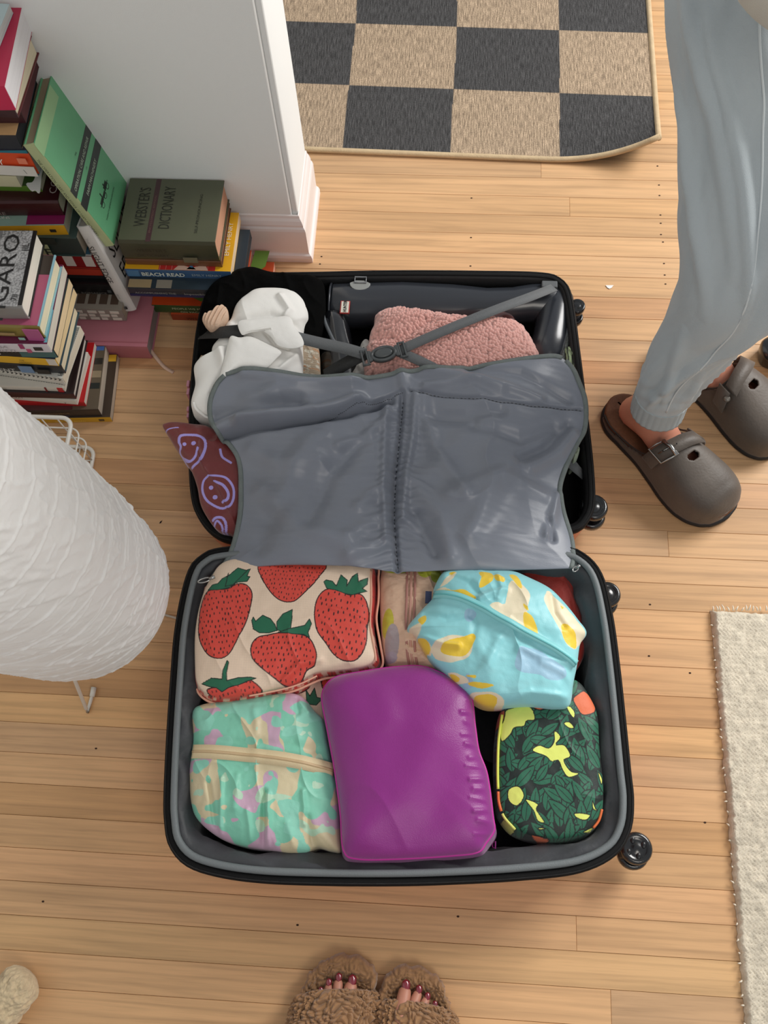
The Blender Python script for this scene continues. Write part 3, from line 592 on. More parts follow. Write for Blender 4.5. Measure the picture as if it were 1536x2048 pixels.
aq = root('packing_cube', (*P(990, 1280)[:2], .05), 'aqua pouch with cream clouds, yellow blots and a long diagonal zip', 'packing cube', 'zipped pouches in the base of the suitcase')
def c1(pts): return [(740 + x / 2.743, 1080 + y / 2.743) for x, y in pts]
creams = [c1(p) for p in ([(770, 240), (830, 250), (870, 300), (870, 360), (850, 420), (900, 470), (915, 530), (860, 510), (780, 480), (700, 430), (650, 385), (690, 365), (735, 365), (745, 310)], [(980, 270), (1060, 340), (1140, 440), (1185, 510), (1150, 570), (1130, 600), (1090, 590), (1050, 530), (1000, 440), (955, 350), (965, 300)],
    [(330, 580), (420, 540), (500, 540), (560, 560), (560, 620), (520, 660), (440, 670), (370, 650), (340, 620)], [(540, 840), (620, 830), (700, 850), (740, 880), (720, 915), (640, 912), (580, 880)], [(355, 270), (400, 262), (440, 275), (500, 290), (570, 320), (565, 350), (480, 325), (400, 300)], [(205, 485), (280, 450), (265, 500), (240, 520)], [(420, 200), (480, 175), (440, 230), (380, 255)], [(430, 720), (520, 740), (540, 780), (470, 770)], [(250, 520), (320, 560), (330, 620), (290, 590)])]
yels = [c1(p) for p in ([(600, 180), (660, 185), (675, 220), (650, 260), (600, 275), (610, 225)], [(680, 205), (735, 215), (730, 250), (690, 240)], [(770, 190), (810, 200), (830, 260), (820, 282), (790, 250)], [(410, 280), (500, 285), (570, 320), (560, 345), (480, 325), (430, 310)], [(260, 430), (300, 405), (305, 440), (280, 465)], [(245, 520), (300, 540), (325, 580), (318, 610), (280, 590)],
    [(385, 600), (440, 560), (520, 545), (560, 520), (578, 550), (560, 600), (520, 640), (450, 640), (400, 625)], [(545, 780), (620, 785), (680, 808), (600, 812), (550, 800)], [(570, 850), (640, 845), (700, 870), (690, 905), (640, 908), (600, 890)], [(1050, 470), (1090, 470), (1130, 520), (1135, 590), (1100, 590), (1055, 540)], [(835, 420), (880, 440), (915, 500), (905, 540), (850, 510), (832, 470)], [(840, 365), (860, 380), (858, 410), (842, 390)], [(530, 740), (580, 745), (575, 760)], [(1050, 355), (1065, 365), (1055, 375)], [(440, 175), (475, 172), (455, 190)], [(440, 728), (495, 745), (490, 765), (455, 755)])]
creams = [spl(PX(p, .19)[:, :2].tolist(), 48, True) for p in creams]; yels = [spl(PX(p, .19)[:, :2].tolist(), 40, True) for p in yels]
def paint_aqua(X, Y):
    c = base_col(X, '92d6dc'); n = fbm(X * 12, Y * 12, 41)[..., None]; c = c * (.88 + .24 * n); put(c, fbm(X * 16 + 2, Y * 16, 44) > .64, '9cc4da')
    xw = X + .004 * (vn(X * 60, Y * 60, 5) - .5); yw = Y + .004 * (vn(X * 60, Y * 60, 6) - .5)
    for q in creams: put(c, inpoly(xw, yw, q), 'ecdfc0')
    for q in yels: put(c, inpoly(xw, yw, q), 'f0cc3c')
    return c
aq_ol = c1([(350, 268), (400, 180), (470, 166), (620, 170), (770, 172), (860, 205), (980, 265), (1060, 340), (1140, 440), (1187, 512), (1152, 575), (1135, 690), (1115, 790), (1095, 905), (1020, 924), (860, 908), (640, 913), (520, 835), (430, 750), (320, 645), (243, 520), (204, 485), (280, 390), (345, 320)])
wra = lambda X, Y: wr_soft(51, .0055, .002, 13, 40)(X, Y) + crease(X, Y, c1([(350, 300), (600, 385), (860, 520), (1130, 685)]), .006, .006, .19) + crease(X, Y, c1([(245, 515), (400, 580), (480, 590)]), .005, .009, .19) + crease(X, Y, c1([(700, 200), (720, 280), (700, 340)]), .005, .006, .19) + crease(X, Y, c1([(1000, 300), (1010, 400), (1060, 480)]), .005, -.006, .19) + crease(X, Y, c1([(820, 600), (900, 640), (1100, 690)]), .006, .005, .19) + crease(X, Y, c1([(780, 880), (880, 840), (1080, 860)]), .006, .005, .19) + crease(X, Y, c1([(300, 400), (420, 440), (540, 430)]), .006, -.005, .19) + crease(X, Y, c1([(440, 190), (540, 240), (590, 300)]), .006, -.006, .19) + crease(X, Y, c1([(600, 340), (660, 310), (740, 290)]), .006, .007, .19) + crease(X, Y, c1([(940, 680), (1060, 730), (1110, 780)]), .007, .005, .19) + crease(X, Y, c1([(560, 400), (580, 470), (560, 540)]), .006, -.004, .19) + crease(X, Y, c1([(700, 560), (640, 700), (560, 760)]), .008, .005, .19)
o, R = bag('pouch_body', aq_ol, .165, .205, .115, PRINTS, aq, 640, 200, 3, .5, .97, wra, paint_aqua, centre=(990, 1270))
AQZ = mat('aqua_zip', '6fc3c6', .5, bump=.4, bscale=900)
zz = [(350, 292), (480, 330), (600, 388), (720, 460), (860, 532), (1000, 602), (1130, 682)]
def onsurf(ob, pts, z, off=.0015, n=60):
    q = spl(PX(pts, z), n); me = ob.data; V = np.empty(len(me.vertices) * 3, np.float32); me.vertices.foreach_get('co', V); V = V.reshape(-1, 3) + np.array(ob.parent.location)
    top_ = V
    for i in range(n):
        d = np.hypot(top_[:, 0] - q[i, 0], top_[:, 1] - q[i, 1]); k = np.where(d < max(.003, d.min() + .001))[0]; q[i, 2] = top_[k, 2].max() + off
    for _ in range(3): q[1:-1, 2] = (q[:-2, 2] + q[1:-1, 2] * 2 + q[2:, 2]) / 4
    return q
q = onsurf(o, c1(zz), .19); ribbon('zip_tape', q, .013, mat('aqua_zip_tape', '8bd3d6', .5), aq, n=60); 
mb = MB(); mb.tube(q + (0, 0, .001), .0017, 6); mb.build('zipper', AQZ, aq, True)
mb = MB(); a = P(858, 1197, .17); mb.box((a[0] - .006, a[1] - .008, a[2] - .002), (a[0] + .004, a[1] + .012, a[2] + .001)); mb.build('brand_tab', flat('232c4a', .7), aq)

lf = root('packing_cube', (*P(1095, 1530)[:2], .012), 'rounded packing cube printed with dense dark green leaves, lime gaps and oranges', 'packing cube', 'zipped pouches in the base of the suitcase')
def c3(pts): return [(900 + x / 3.657, 1360 + y / 3.657) for x, y in pts]
LZ = .15
lime = [spl(PX(c3(p), LZ)[:, :2].tolist(), 60, True) for p in ([(400, 240), (440, 205), (580, 195), (620, 290), (560, 300), (540, 340), (470, 350), (440, 400), (380, 445), (372, 350)], [(760, 375), (808, 420), (770, 475), (835, 480), (880, 560), (830, 590), (880, 670), (945, 685), (865, 715), (820, 660), (790, 590), (740, 600), (700, 560), (600, 520), (650, 480), (720, 500), (760, 450)],
    [(430, 800), (500, 780), (540, 850), (490, 920), (430, 880)], [(550, 875), (640, 910), (630, 950), (690, 1040), (640, 1030), (610, 960)], [(905, 980), (960, 975), (1025, 990), (990, 1025), (930, 1010)], [(830, 320), (870, 310), (905, 350), (870, 355)], [(850, 200), (880, 200), (910, 240), (905, 280), (880, 260)], [(1040, 885), (1060, 930), (1080, 955), (1045, 940)], [(480, 1090), (400, 1010), (395, 1080), (450, 1120)], [(980, 1110), (1050, 1075), (1040, 1110)], [(650, 1080), (700, 1085), (660, 1095)], [(1085, 670), (1120, 720), (1110, 760)])]
org = [spl(PX(c3(p), LZ)[:, :2].tolist(), 40, True) for p in ([(900, 140), (940, 100), (985, 75), (1030, 110), (1070, 180), (1060, 230), (1000, 255), (960, 250), (925, 200)], [(590, 190), (690, 205), (650, 222)], [(330, 210), (400, 205), (390, 300), (340, 330)], [(600, 1130), (740, 1165), (680, 1190)])]
lrnd = random.Random(11); Lf = []
for gy in range(9):
    for gx in range(8):
        u = 985 + gx * 29 + (gy % 2) * 14 + lrnd.uniform(-5, 5); v = 1385 + gy * 35 + lrnd.uniform(-8, 8)
        base_a = 1.2 + .9 * math.sin(gx * .9 + gy * .6)
        for j in range(2): Lf.append((u + lrnd.uniform(-10, 10), v + lrnd.uniform(-10, 10), base_a + (j - .5) * .95 + lrnd.uniform(-.25, .25), lrnd.uniform(.030, .042)))
def paint_leaf(X, Y):
    c = base_col(X, '0f201b')
    for u, v, a, ln in Lf:
        p = P(u, v, LZ); dx, dy = X - p[0], Y - p[1]; m0 = (np.abs(dx) < ln) & (np.abs(dy) < ln)
        if not m0.any(): continue
        x = dx[m0] * math.cos(a) + dy[m0] * math.sin(a); y = -dx[m0] * math.sin(a) + dy[m0] * math.cos(a)
        t = x / ln + .5; ok = (t > 0) & (t < 1); wd = ln * .19 * np.sin(np.clip(t, 0, 1) ** .8 * math.pi) ** .8; sub = c[m0]
        put(sub, ok & (np.abs(y) < wd + .0018), '0c1613'); put(sub, ok & (np.abs(y) < wd), '20644a'); put(sub, ok & (np.abs(y) < .0005) & (t < .8), '0c1613'); c[m0] = sub
    for q in lime:
        m = inpoly(X, Y, q); put(c, m, 'e4ec74'); d = dline(X, Y, q, True); put(c, (d < .0008), '0c1613')
    for q in org: m = inpoly(X, Y, q); put(c, m, 'dd6a3c'); d = dline(X, Y, q, True); put(c, (d < .0009), '0c1613')
    return c
lf_ol = c3([(385, 250), (430, 190), (560, 120), (700, 60), (850, -10), (940, 15), (1000, 90), (1075, 250), (1092, 500), (1118, 750), (1116, 950), (1088, 1040), (1005, 1115), (900, 1150), (760, 1163), (600, 1142), (480, 1092), (400, 1002), (362, 900), (350, 650), (357, 430)])
o, R = bag('cube_body', lf_ol, LZ - .012, LZ + .004, .04, PRINT, lf, 640, 190, 4, .5, .97, wr_soft(61, .002, .001), paint_leaf, bulge=.06, sides=16)
q = onsurf(o, [(1005, 1428), (998, 1478), (996, 1538), (997, 1580), (999, 1606), (1009, 1633), (1031, 1658)], LZ, 0, 50)
for a, b_, col in ((0, 32, 'e0e860'), (32, 41, 'e0703c'), (41, 50, 'd9dc70')):
    mb = MB(); mb.tube(q[a:b_], .0022, 6); mb.build('piping', flat(col, .6), lf, True)
mb = MB(); mb.tube(onsurf(o, [(1205, 1618), (1199, 1640), (1188, 1655)], LZ, 0, 12), .002, 6); mb.build('piping', flat('e0703c', .6), lf, True)

mg = root('packing_cube', (*P(820, 1540)[:2], .012), 'plump plain magenta packing cube with bright pink piping in the middle', 'packing cube', 'zipped pouches in the base of the suitcase')
mg_ol = [(645, 1400), (650, 1375), (672, 1355), (720, 1345), (790, 1335), (850, 1335), (915, 1365), (941, 1393), (949, 1450), (957, 1502), (974, 1551), (985, 1633), (988, 1660), (972, 1685), (955, 1704), (900, 1711), (800, 1717), (715, 1717), (688, 1700), (682, 1630), (676, 1580), (667, 1520), (654, 1450)]
MAG = mat('magenta_nylon', '8c2082', .40, bump=.2, bscale=600, vary=.04, sheen=.3)
wrm = lambda X, Y: wr_soft(71, .0016, .0003, 8, 40)(X, Y) + sum(crease(X, Y, [(950 + k * 2.4, 1400 + k * 22 + (k * 7) % 5), (932 + k * 2.4 - (k * 11) % 17, 1398 + k * 22 + (k * 5) % 9)], .0025 + .001 * (k % 3), .0016 + .0006 * ((k * 5) % 3), .18) for k in range(13)) + crease(X, Y, [(690, 1380), (740, 1460), (750, 1560)], .03, .004, .18) + crease(X, Y, [(900, 1560), (860, 1640), (800, 1690)], .03, -.004, .18) + crease(X, Y, [(700, 1352), (760, 1380), (780, 1440)], .02, .004, .18) + crease(X, Y, [(730, 1660), (800, 1600), (860, 1480)], .03, .004, .18)
o, R = bag('cube_body', mg_ol, .160, .196, .05, MAG, mg, 400, 120, 3.2, .5, 1.0, wrm, centre=(815, 1520), bulge=.055, sides=16)
mb = MB(); mb.tube(R, .0022, 7, True); mb.build('piping', mat('pink_piping', 'c02a9a', .4), mg, True)
mb = MB(); a = P(985, 1694, .12); mb.tube([a + (0, 0, 0), a + (.004, -.002, .004), a + (.004, .008, .004), a + (0, .006, 0)], .0012, 5, True); mb.build('pull_loop', flat('8c2377', .5), mg, True)

ps = root('packing_cube', (*P(530, 1550)[:2], .012), 'pastel mint, lilac and sand camouflage pouch with a pale yellow zip', 'packing cube', 'zipped pouches in the base of the suitcase')
def paint_pastel(X, Y):
    xw = X + .006 * (vn(X * 70, Y * 70, 3) - .5); yw = Y + .006 * (vn(X * 70, Y * 70, 4) - .5)
    c = base_col(X, 'd9cba6'); put(c, fbm(xw * 26 + 5, yw * 20, 81, 2) > .50, 'cdaac0'); put(c, fbm(xw * 34, yw * 26 + 3, 84, 2) > .52, '84cfb4'); put(c, fbm(xw * 50, yw * 50, 87, 2) > .70, 'b9dcc0')
    put(c, (fbm(xw * 26, yw * 34, 91, 2) > .64), '8fd6bf'); return c
def c2(pts): return [(310 + x / 3.135, 1360 + y / 3.135) for x, y in pts]
ps_ol = c2([(240, 200), (300, 155), (420, 135), (570, 110), (690, 95), (800, 85), (880, 88), (940, 120), (1000, 195), (1060, 260), (1085, 400), (1120, 560), (1150, 700), (1162, 900), (1162, 1060), (1100, 1070), (1020, 1050), (950, 1085), (850, 1088), (750, 1072), (550, 1042), (400, 985), (280, 890), (232, 790), (215, 600), (232, 470), (240, 350)])
def wrp(X, Y):
    z = wr_soft(93, .004, .0015, 18, 50)(X, Y)
    for (x, y0, y1, x1, w, h) in ((330, 640, 900, 360, .004, -.006), (420, 620, 960, 400, .004, .005), (520, 600, 800, 500, .005, .003), (690, 700, 1050, 660, .004, -.008), (715, 720, 1040, 700, .004, .006), (930, 700, 900, 935, .004, .005), (950, 860, 1020, 980, .005, -.006), (830, 900, 1050, 860, .006, .004), (580, 820, 1000, 590, .004, .004), (620, 180, 340, 640, .006, .004), (880, 100, 200, 890, .005, -.007), (900, 130, 190, 960, .004, .006)):
        z = z + crease(X, Y, c2([(x, y0), ((x + x1) / 2 + 6, (y0 + y1) / 2), (x1, y1)]), w, h)
    return z + crease(X, Y, c2([(240, 365), (560, 400), (860, 410), (1000, 440)]), .008, -.004) + crease(X, Y, c2([(240, 470), (560, 500), (860, 540), (1120, 610)]), .01, .004)
o, R = bag('pouch_body', ps_ol, .128, .165, .04, PRINTS, ps, 560, 190, 3, .5, .97, wrp, paint_pastel, bulge=.02)
q = onsurf(o, c2([(236, 450), (500, 472), (750, 500), (950, 532), (1118, 566)]), .15)
ribbon('zip_tape', q, .021, mat('sand_zip_tape', 'e3cfa6', .6, bump=.3, bscale=900), ps, n=60)
mb = MB(); mb.tube(q + (0, 0, .0012), .0022, 6, flatz=.6); mb.build('zipper', flat('cdb28a', .5), ps, True)
pu = root('packing_cube', (*P(640, 1700)[:2], .012), 'dim mauve pouch peeking out at the bottom between the pastel and magenta pouches', 'packing cube', 'zipped pouches in the base of the suitcase')
bag('pouch_body', [(590, 1640), (690, 1640), (690, 1706), (660, 1716), (610, 1712), (585, 1690)], .07, .08, .02, flat('6d5468', .6, bump=.2, bscale=400), pu, 120, 30, 3, .5, .95, wr_soft(97))

# ------------------------------------------------------------------ clothes and boots in the lid
BLKF = mat('black_jersey', '040404', .9, bump=.3, bscale=300, spec=.08)
t = root('black_garment', (*P(500, 600)[:2], .012), 'black folded garment spilling over the top left corner of the lid', 'clothing')
bag('folded_cloth', [(405, 610), (425, 570), (468, 545), (505, 536), (540, 545), (580, 550), (640, 560), (650, 600), (640, 680), (600, 720), (500, 730), (410, 720), (398, 670)], .125, .15, .02, BLKF, t, 260, 70, 3, .5, .97, wr_soft(101, .006, .002))
kn = root('knit_sweater', (*P(520, 690)[:2], .02), 'oatmeal and pink marled knit sweater under the white shirt', 'clothing')
def paint_knit(X, Y):
    c = base_col(X, 'b9a68f'); k = (np.sin(Y * 1500) * .5 + .5)[..., None]; c = c * (.8 + .3 * k)
    put(c, (fbm(X * 120, Y * 400, 5) > .62), 'd9d2c2'); put(c, (fbm(X * 60, Y * 300, 8) > .66), 'c98e62'); return c
KN = mat('marled_knit', attr=True, rough=.9, bump=.7, bscale=500)
bag('knitted_body', [(392, 738), (400, 715), (418, 690), (424, 670), (450, 655), (600, 640), (622, 650), (634, 680), (638, 700), (640, 745), (650, 790), (560, 830), (420, 800)], .125, .140, .03, KN, kn, 420, 120, 4, .5, .97, wr_soft(105, .004, .001), paint_knit)
sh_ = root('white_shirt', (*P(510, 700)[:2], .03), 'rumpled white cotton shirt folded over on the left side of the lid', 'clothing')
COT = mat('white_cotton', 'f3f1ec', .75, bump=.15, bscale=500, sheen=.2)
def wrw(X, Y):
    z = wr_soft(111, .0035, .0010, 9, 30)(X, Y)
    for pts, w, h in (([(560, 590), (580, 620), (560, 650)], .006, .008), ([(470, 640), (540, 630), (600, 650)], .008, -.006), ([(440, 700), (452, 740), (430, 800), (400, 820)], .008, .010), ([(424, 780), (450, 740), (480, 700)], .006, -.008), ([(600, 700), (560, 740), (520, 752)], .006, .008), ([(520, 660), (560, 665), (600, 690)], .006, .008), ([(530, 665), (550, 690), (575, 695)], .004, -.007)):
        z = z + crease(X, Y, pts, w, h, .17)
    return z
o, R = bag('shirt_body', [(463, 642), (474, 614), (495, 594), (520, 582), (570, 582), (600, 594), (616, 616), (619, 640), (611, 657), (607, 692), (607, 745), (600, 800), (540, 840), (440, 836), (414, 832), (388, 822), (383, 806), (391, 772), (389, 736), (408, 724), (423, 714), (426, 698), (444, 676), (452, 655)], .136, .172, .06, COT, sh_, 520, 170, 3.4, .5, .98, wrw, bulge=.02, centre=(515, 700))
q = onsurf(o, [(388, 806), (392, 817), (410, 827), (440, 833)], .15, 0, 20); mb = MB(); mb.tube(q + (0, 0, .001), .0028, 6); mb.build('hem', COT, sh_, True)
def panel(name, pts, z0, z1, m, parent, seed, t=.003):
    r = spl(PX(pts, z0), 160, True); c = r.mean(0); k = np.linspace(0, 1, 40)
    X = c[0] + np.outer(r[:, 0] - c[0], k); Y = c[1] + np.outer(r[:, 1] - c[1], k); Z = z0 + (z1 - z0) * (1 - k[None, :] ** 4) + .003 * (fbm(X * 40, Y * 40, seed) - .5)
    return solid(mesh_np(name, np.stack([X, Y, Z], -1).reshape(-1, 3), gridfaces(160, 40, True), m, parent), t)
panel('folded_sleeve', [(476, 645), (500, 638), (540, 635), (578, 633), (590, 655), (604, 675), (606, 692), (580, 697), (555, 690), (540, 672), (520, 660), (500, 664), (484, 670)], .186, .192, COT, sh_, 3)
panel('folded_front', [(462, 672), (480, 675), (500, 672), (530, 685), (562, 702), (552, 718), (530, 738), (500, 742), (470, 745), (440, 760), (448, 720), (455, 690)], .182, .192, COT, sh_, 4)
scr = root('ribbed_knit', (*P(430, 637)[:2], .15), 'small pinkish beige ribbed knit piece on the black garment', 'clothing')
o3 = PX([(408, 632), (414, 629), (422, 626), (430, 620), (440, 613), (449, 613), (456, 622), (455, 634), (448, 645), (438, 655), (424, 660), (412, 652), (405, 642)], .165)
def rb(X, Y): a = X * .8 - Y * .25; return .0022 * np.sin(a * 1000) + .002 * vn(X * 60, Y * 60)
bag('ribbed_knit', o3.tolist(), .165, .178, .15, mat('ribbed_wool', 'd6b79e', .9, bump=.4, bscale=400), scr, 220, 90, 3, .5, .95, rb, px=False)

# boots
RB = mat('matte_boot_rubber', '2a2d33', .30, bump=.05, bscale=120, coat=.3)
bt = root('rain_boot', (*P(880, 600)[:2], .012), 'tall black rubber rain boot lying on its side along the top edge of the lid', 'boot', 'pair of black rain boots')
mb = MB(); R = []
for u, v, z, ry, rz_ in ((660, 612, .072, .043, .036), (664, 612, .072, .045, .038), (700, 612, .072, .046, .040), (800, 610, .072, .047, .040), (900, 612, .07, .044, .038), (970, 615, .07, .038, .036), (1020, 612, .068, .036, .036), (1060, 606, .068, .038, .037), (1100, 606, .066, .042, .038), (1128, 615, .062, .036, .034), (1140, 625, .06, .018, .02)):
    p = P(u, v, z); an = np.linspace(0, 2 * math.pi, 40, endpoint=False); R.append(np.stack([np.full(40, p[0]) + .004 * np.sin(an), p[1] + ry * np.cos(an), p[2] + rz_ * np.sin(an)], -1))
ins = [R[0] * 1 for _ in range(1)]
c = R[0].mean(0); R = [c + (R[0] - c) * .2 + (.03, 0, 0), c + (R[0] - c) * .9 + (.004, 0, 0)] + R
mb.rings(R); o = mb.build('shaft', RB, bt, True)
mb = MB(); R = []
for u, v, z, rx_, rz_ in ((1112, 585, .062, .020, .03), (1112, 600, .064, .034, .038), (1110, 630, .066, .036, .040), (1106, 660, .066, .036, .040), (1100, 690, .066, .037, .040), (1094, 716, .064, .036, .038), (1090, 738, .06, .028, .03), (1089, 750, .056, .01, .014)):
    p = P(u, v, z); an = np.linspace(0, 2 * math.pi, 40, endpoint=False); R.append(np.stack([p[0] + rx_ * np.cos(an), np.full(40, p[1]), p[2] + rz_ * np.sin(an)], -1))
mb.rings(R); mb.build('foot', RB, bt, True)
SOLE = mat('grey_boot_sole', '5c6064', .4, bump=.4, bscale=200)
q = PX([(1128, 602, .09), (1138, 622, .092), (1140, 650, .092), (1134, 680, .09), (1126, 706, .086), (1120, 735, .08)]); ribbon('sole', spl(q, 30), .010, SOLE, bt, .012)
mb = MB(); mb.tube(spl(PX([(662, 600, .112), (659, 570, .085)]), 3), .001, 4)
mb = MB(); an = np.linspace(0, 2 * math.pi, 40); p = P(662, 612, .072); mb.tube([(p[0], p[1] + .0455 * math.cos(a), p[2] + .0385 * math.sin(a)) for a in an[:-1]], .0025, 6, True); mb.build('rim', RB, bt, True)
tg = P(690, 614, .112); mb = MB(); mb.box((tg[0] - .009, tg[1] - .014, tg[2] - .003), (tg[0] + .009, tg[1] + .014, tg[2])); lb = mb.build('label', flat('a83a34', .5), bt)
mb = MB(); mb.box((tg[0] - .0072, tg[1] - .0125, tg[2]), (tg[0] + .0072, tg[1] + .0125, tg[2] + .0004)); mb.build('label_field', flat('d9d5c6', .5), bt)
text('HUNTER', .0085, flat('1a1a1a', .6), bt, tg + (.003, -.0118, .0004), (0, 1, 0), (-1, 0, 0), world=True, sx=.78, bold=.0003)
BUC = mat('pewter', '8b8d8f', .3, metal=.7)
mb = MB(); c = P(720, 571, .108); an = np.linspace(math.pi, 2 * math.pi, 16)
pts = [(c[0] + .020 * math.cos(a), c[1] + .004 + .017 * math.sin(a)) for a in an] + [(c[0] + .008, c[1] + .010), (c[0] - .008, c[1] + .010)]
mb.rings([np.array([(x, y, c[2] - .003) for x, y in pts]), np.array([(x, y, c[2] + .003) for x, y in pts])]); bev(mb.build('strap_tab', mat('grey_tab', '8d8f8c', .4), bt), .001)
mb = MB(); c = P(721, 560, .112); mb.tube([(c[0] - .011, c[1] - .006, c[2]), (c[0] + .011, c[1] - .006, c[2]), (c[0] + .011, c[1] + .007, c[2]), (c[0] - .011, c[1] + .007, c[2])], .0016, 6, True); mb.build('buckle', BUC, bt, True)
bt2 = root('rain_boot', (*P(680, 690)[:2], .012), 'second black rain boot, only its toe showing left of the pink fleece', 'boot', 'pair of black rain boots')
mb = MB(); R = []
for u, v, z, rx_, rz_ in ((668, 628, .09, .010, .012), (668, 636, .088, .022, .026), (670, 655, .085, .028, .034), (674, 690, .08, .033, .038), (682, 730, .078, .038, .040), (690, 790, .076, .042, .040), (700, 900, .072, .042, .04)):
    p = P(u, v, z); an = np.linspace(0, 2 * math.pi, 36, endpoint=False); R.append(np.stack([p[0] + rx_ * np.cos(an), np.full(36, p[1]), p[2] + rz_ * np.sin(an)], -1))
mb.rings(R); mb.build('foot', mat('glossy_boot_rubber', '15161a', .18, coat=.8), bt2, True)
ribbon('sole', spl(PX([(647, 634, .115), (652, 650, .118), (660, 668, .12), (668, 684, .12), (676, 688, .118)]), 20), .006, SOLE, bt2, .01)

# pink fleece, brown satin, sheer item, green strap
fl = root('sherpa_jacket', (*P(900, 700)[:2], .03), 'folded dusty pink curly sherpa fleece under the crossed straps', 'clothing')
def wrf(X, Y):
    xx, yy = X + .003 * vn(X * 90, Y * 90, 2), Y + .003 * vn(X * 90, Y * 90, 3)
    return .0055 * (.55 - worley(xx * 190, yy * 190, 1)) + .005 * (fbm(X * 16, Y * 16, 6) - .5) + crease(X, Y, [(745, 665), (800, 680), (860, 640)], .012, -.008) + crease(X, Y, [(760, 640), (830, 632), (890, 640)], .012, .006)
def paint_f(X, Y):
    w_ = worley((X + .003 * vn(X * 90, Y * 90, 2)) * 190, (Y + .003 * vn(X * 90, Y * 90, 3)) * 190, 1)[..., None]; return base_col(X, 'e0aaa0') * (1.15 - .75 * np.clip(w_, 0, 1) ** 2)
fl_ol = [(738, 676), (749, 649), (756, 630), (788, 618), (808, 622), (859, 629), (913, 637), (972, 640), (1023, 645), (1046, 657), (1060, 676), (1072, 700), (1080, 722), (1085, 760), (1000, 790), (850, 790), (740, 770), (728, 742), (733, 710)]
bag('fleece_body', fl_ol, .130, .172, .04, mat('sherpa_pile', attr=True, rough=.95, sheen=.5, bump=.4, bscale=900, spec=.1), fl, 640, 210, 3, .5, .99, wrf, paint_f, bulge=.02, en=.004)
br = root('satin_pouch', (*P(1000, 640)[:2], .03), 'glossy brown satin item behind the pink fleece', 'clothing')
bag('satin_fold', [(975, 634), (990, 627), (1010, 628), (1028, 638), (1034, 660), (1000, 670), (970, 660)], .115, .13, .05, mat('brown_satin', '5a3533', .25, coat=.3), br, 100, 30, 3, .5, .95, wr_soft(121))
wl = root('white_sheer_cloth', (*P(728, 735)[:2], .03), 'whitish sheer crinkled cloth between the second boot and the pink fleece', 'clothing')
bag('cloth_fold', [(722, 690), (735, 680), (745, 700), (738, 725), (745, 750), (720, 770), (700, 760), (712, 735)], .115, .130, .05, mat('sheer_white', 'b5b3ae', .7, bump=.6, bscale=250), wl, 120, 40, 3, .5, .95, wr_soft(123, .004, .003, 40, 100))
gs = root('green_knit_strap', (*P(1143, 720)[:2], .012), 'olive green marled knitted strap end by the right wall of the lid', 'strap')
def paint_g(X, Y): return np.where((vn(X * 700, Y * 40, 5) > .5)[..., None], base_col(X, '8b9a78'), base_col(X, '2e3527'))
bag('knitted_end', [(1131, 696), (1145, 694), (1158, 698), (1157, 720), (1152, 740), (1146, 752), (1134, 740), (1130, 715)], .098, .106, .04, mat('green_marl', attr=True, rough=.9, bump=.8, bscale=400), gs, 160, 60, 4, .5, .96, wr_soft(131, .002, .0025, 60, 130, 2, .3), paint_g)
gk = root('green_knot', (*P(1150, 910)[:2], .04), 'small sage green knotted fabric end beside the flap', 'strap')
bag('knot', [(1142, 898), (1150, 892), (1158, 898), (1157, 910), (1152, 922), (1145, 926), (1141, 912)], .11, .125, .06, mat('sage_knot', '94a08c', .8, bump=.9, bscale=300), gk, 90, 30, 3, .5, .9, wr_soft(133, .003, .003, 80, 160))
ts = root('tweed_strip', (*P(1128, 680)[:2], .012), 'strip of dark grey tweed fabric beside the boot sole', 'clothing')
bag('tweed_fold', [(1120, 720), (1126, 700), (1132, 670), (1139, 650), (1141, 670), (1136, 700), (1130, 730), (1124, 745)], .088, .098, .04, mat('tweed', '5a5e5c', .9, bump=.9, bscale=350, vary=.5, vscale=300), ts, 90, 30, 3, .5, .96, wr_soft(137))

# maroon bag with drawn faces
ms = root('smiley_pouch', (*P(420, 950)[:2], .02), 'maroon pouch with lavender line-drawn smiling faces sticking out over the left side', 'pouch')
MZ = .15
def c5(pts): return [(320 + x / 3.2, 820 + y / 3.2) for x, y in pts]
strokes = [(c5([(118, 200), (125, 165), (170, 153), (230, 155), (275, 175), (288, 215), (275, 270), (250, 320), (200, 355)]), .0031, 0), (c5([(118, 200), (130, 230), (118, 260), (130, 285), (150, 300), (190, 318), (225, 290), (240, 240)]), .0026, 0),
           (c5([(350, 455), (400, 475), (432, 520), (430, 560), (400, 585)]), .0030, 0), (c5([(360, 415), (420, 430), (462, 480), (470, 540), (450, 595), (410, 622), (350, 610), (295, 570), (268, 510), (275, 450), (310, 420)]), .0026, 1),
           (c5([(330, 690), (355, 675), (395, 680), (415, 720), (405, 775)]), .0028, 0), (c5([(335, 720), (360, 695), (390, 730), (385, 755)]), .0022, 0), (c5([(380, 240), (395, 290), (450, 330)]), .0026, 0), (c5([(20, 118), (60, 100), (110, 100)]), .0016, 0)]
dots = [(c5([(155, 215)])[0], .0035), (c5([(213, 208)])[0], .0042), (c5([(325, 493)])[0], .0038), (c5([(350, 553)])[0], .0042)]
strokes = [(spl(PX(p, MZ)[:, :2].tolist(), 40, bool(cl)), w_, cl) for p, w_, cl in strokes]
def paint_m(X, Y):
    c = base_col(X, '702626')
    for q, w_, cl in strokes: put(c, dline(X, Y, q, bool(cl)) < w_ * .8, 'a79ae0')
    for (u, v), r in dots: p = P(u, v, MZ); put(c, np.hypot(X - p[0], Y - p[1]) < r, 'a79ae0')
    return c
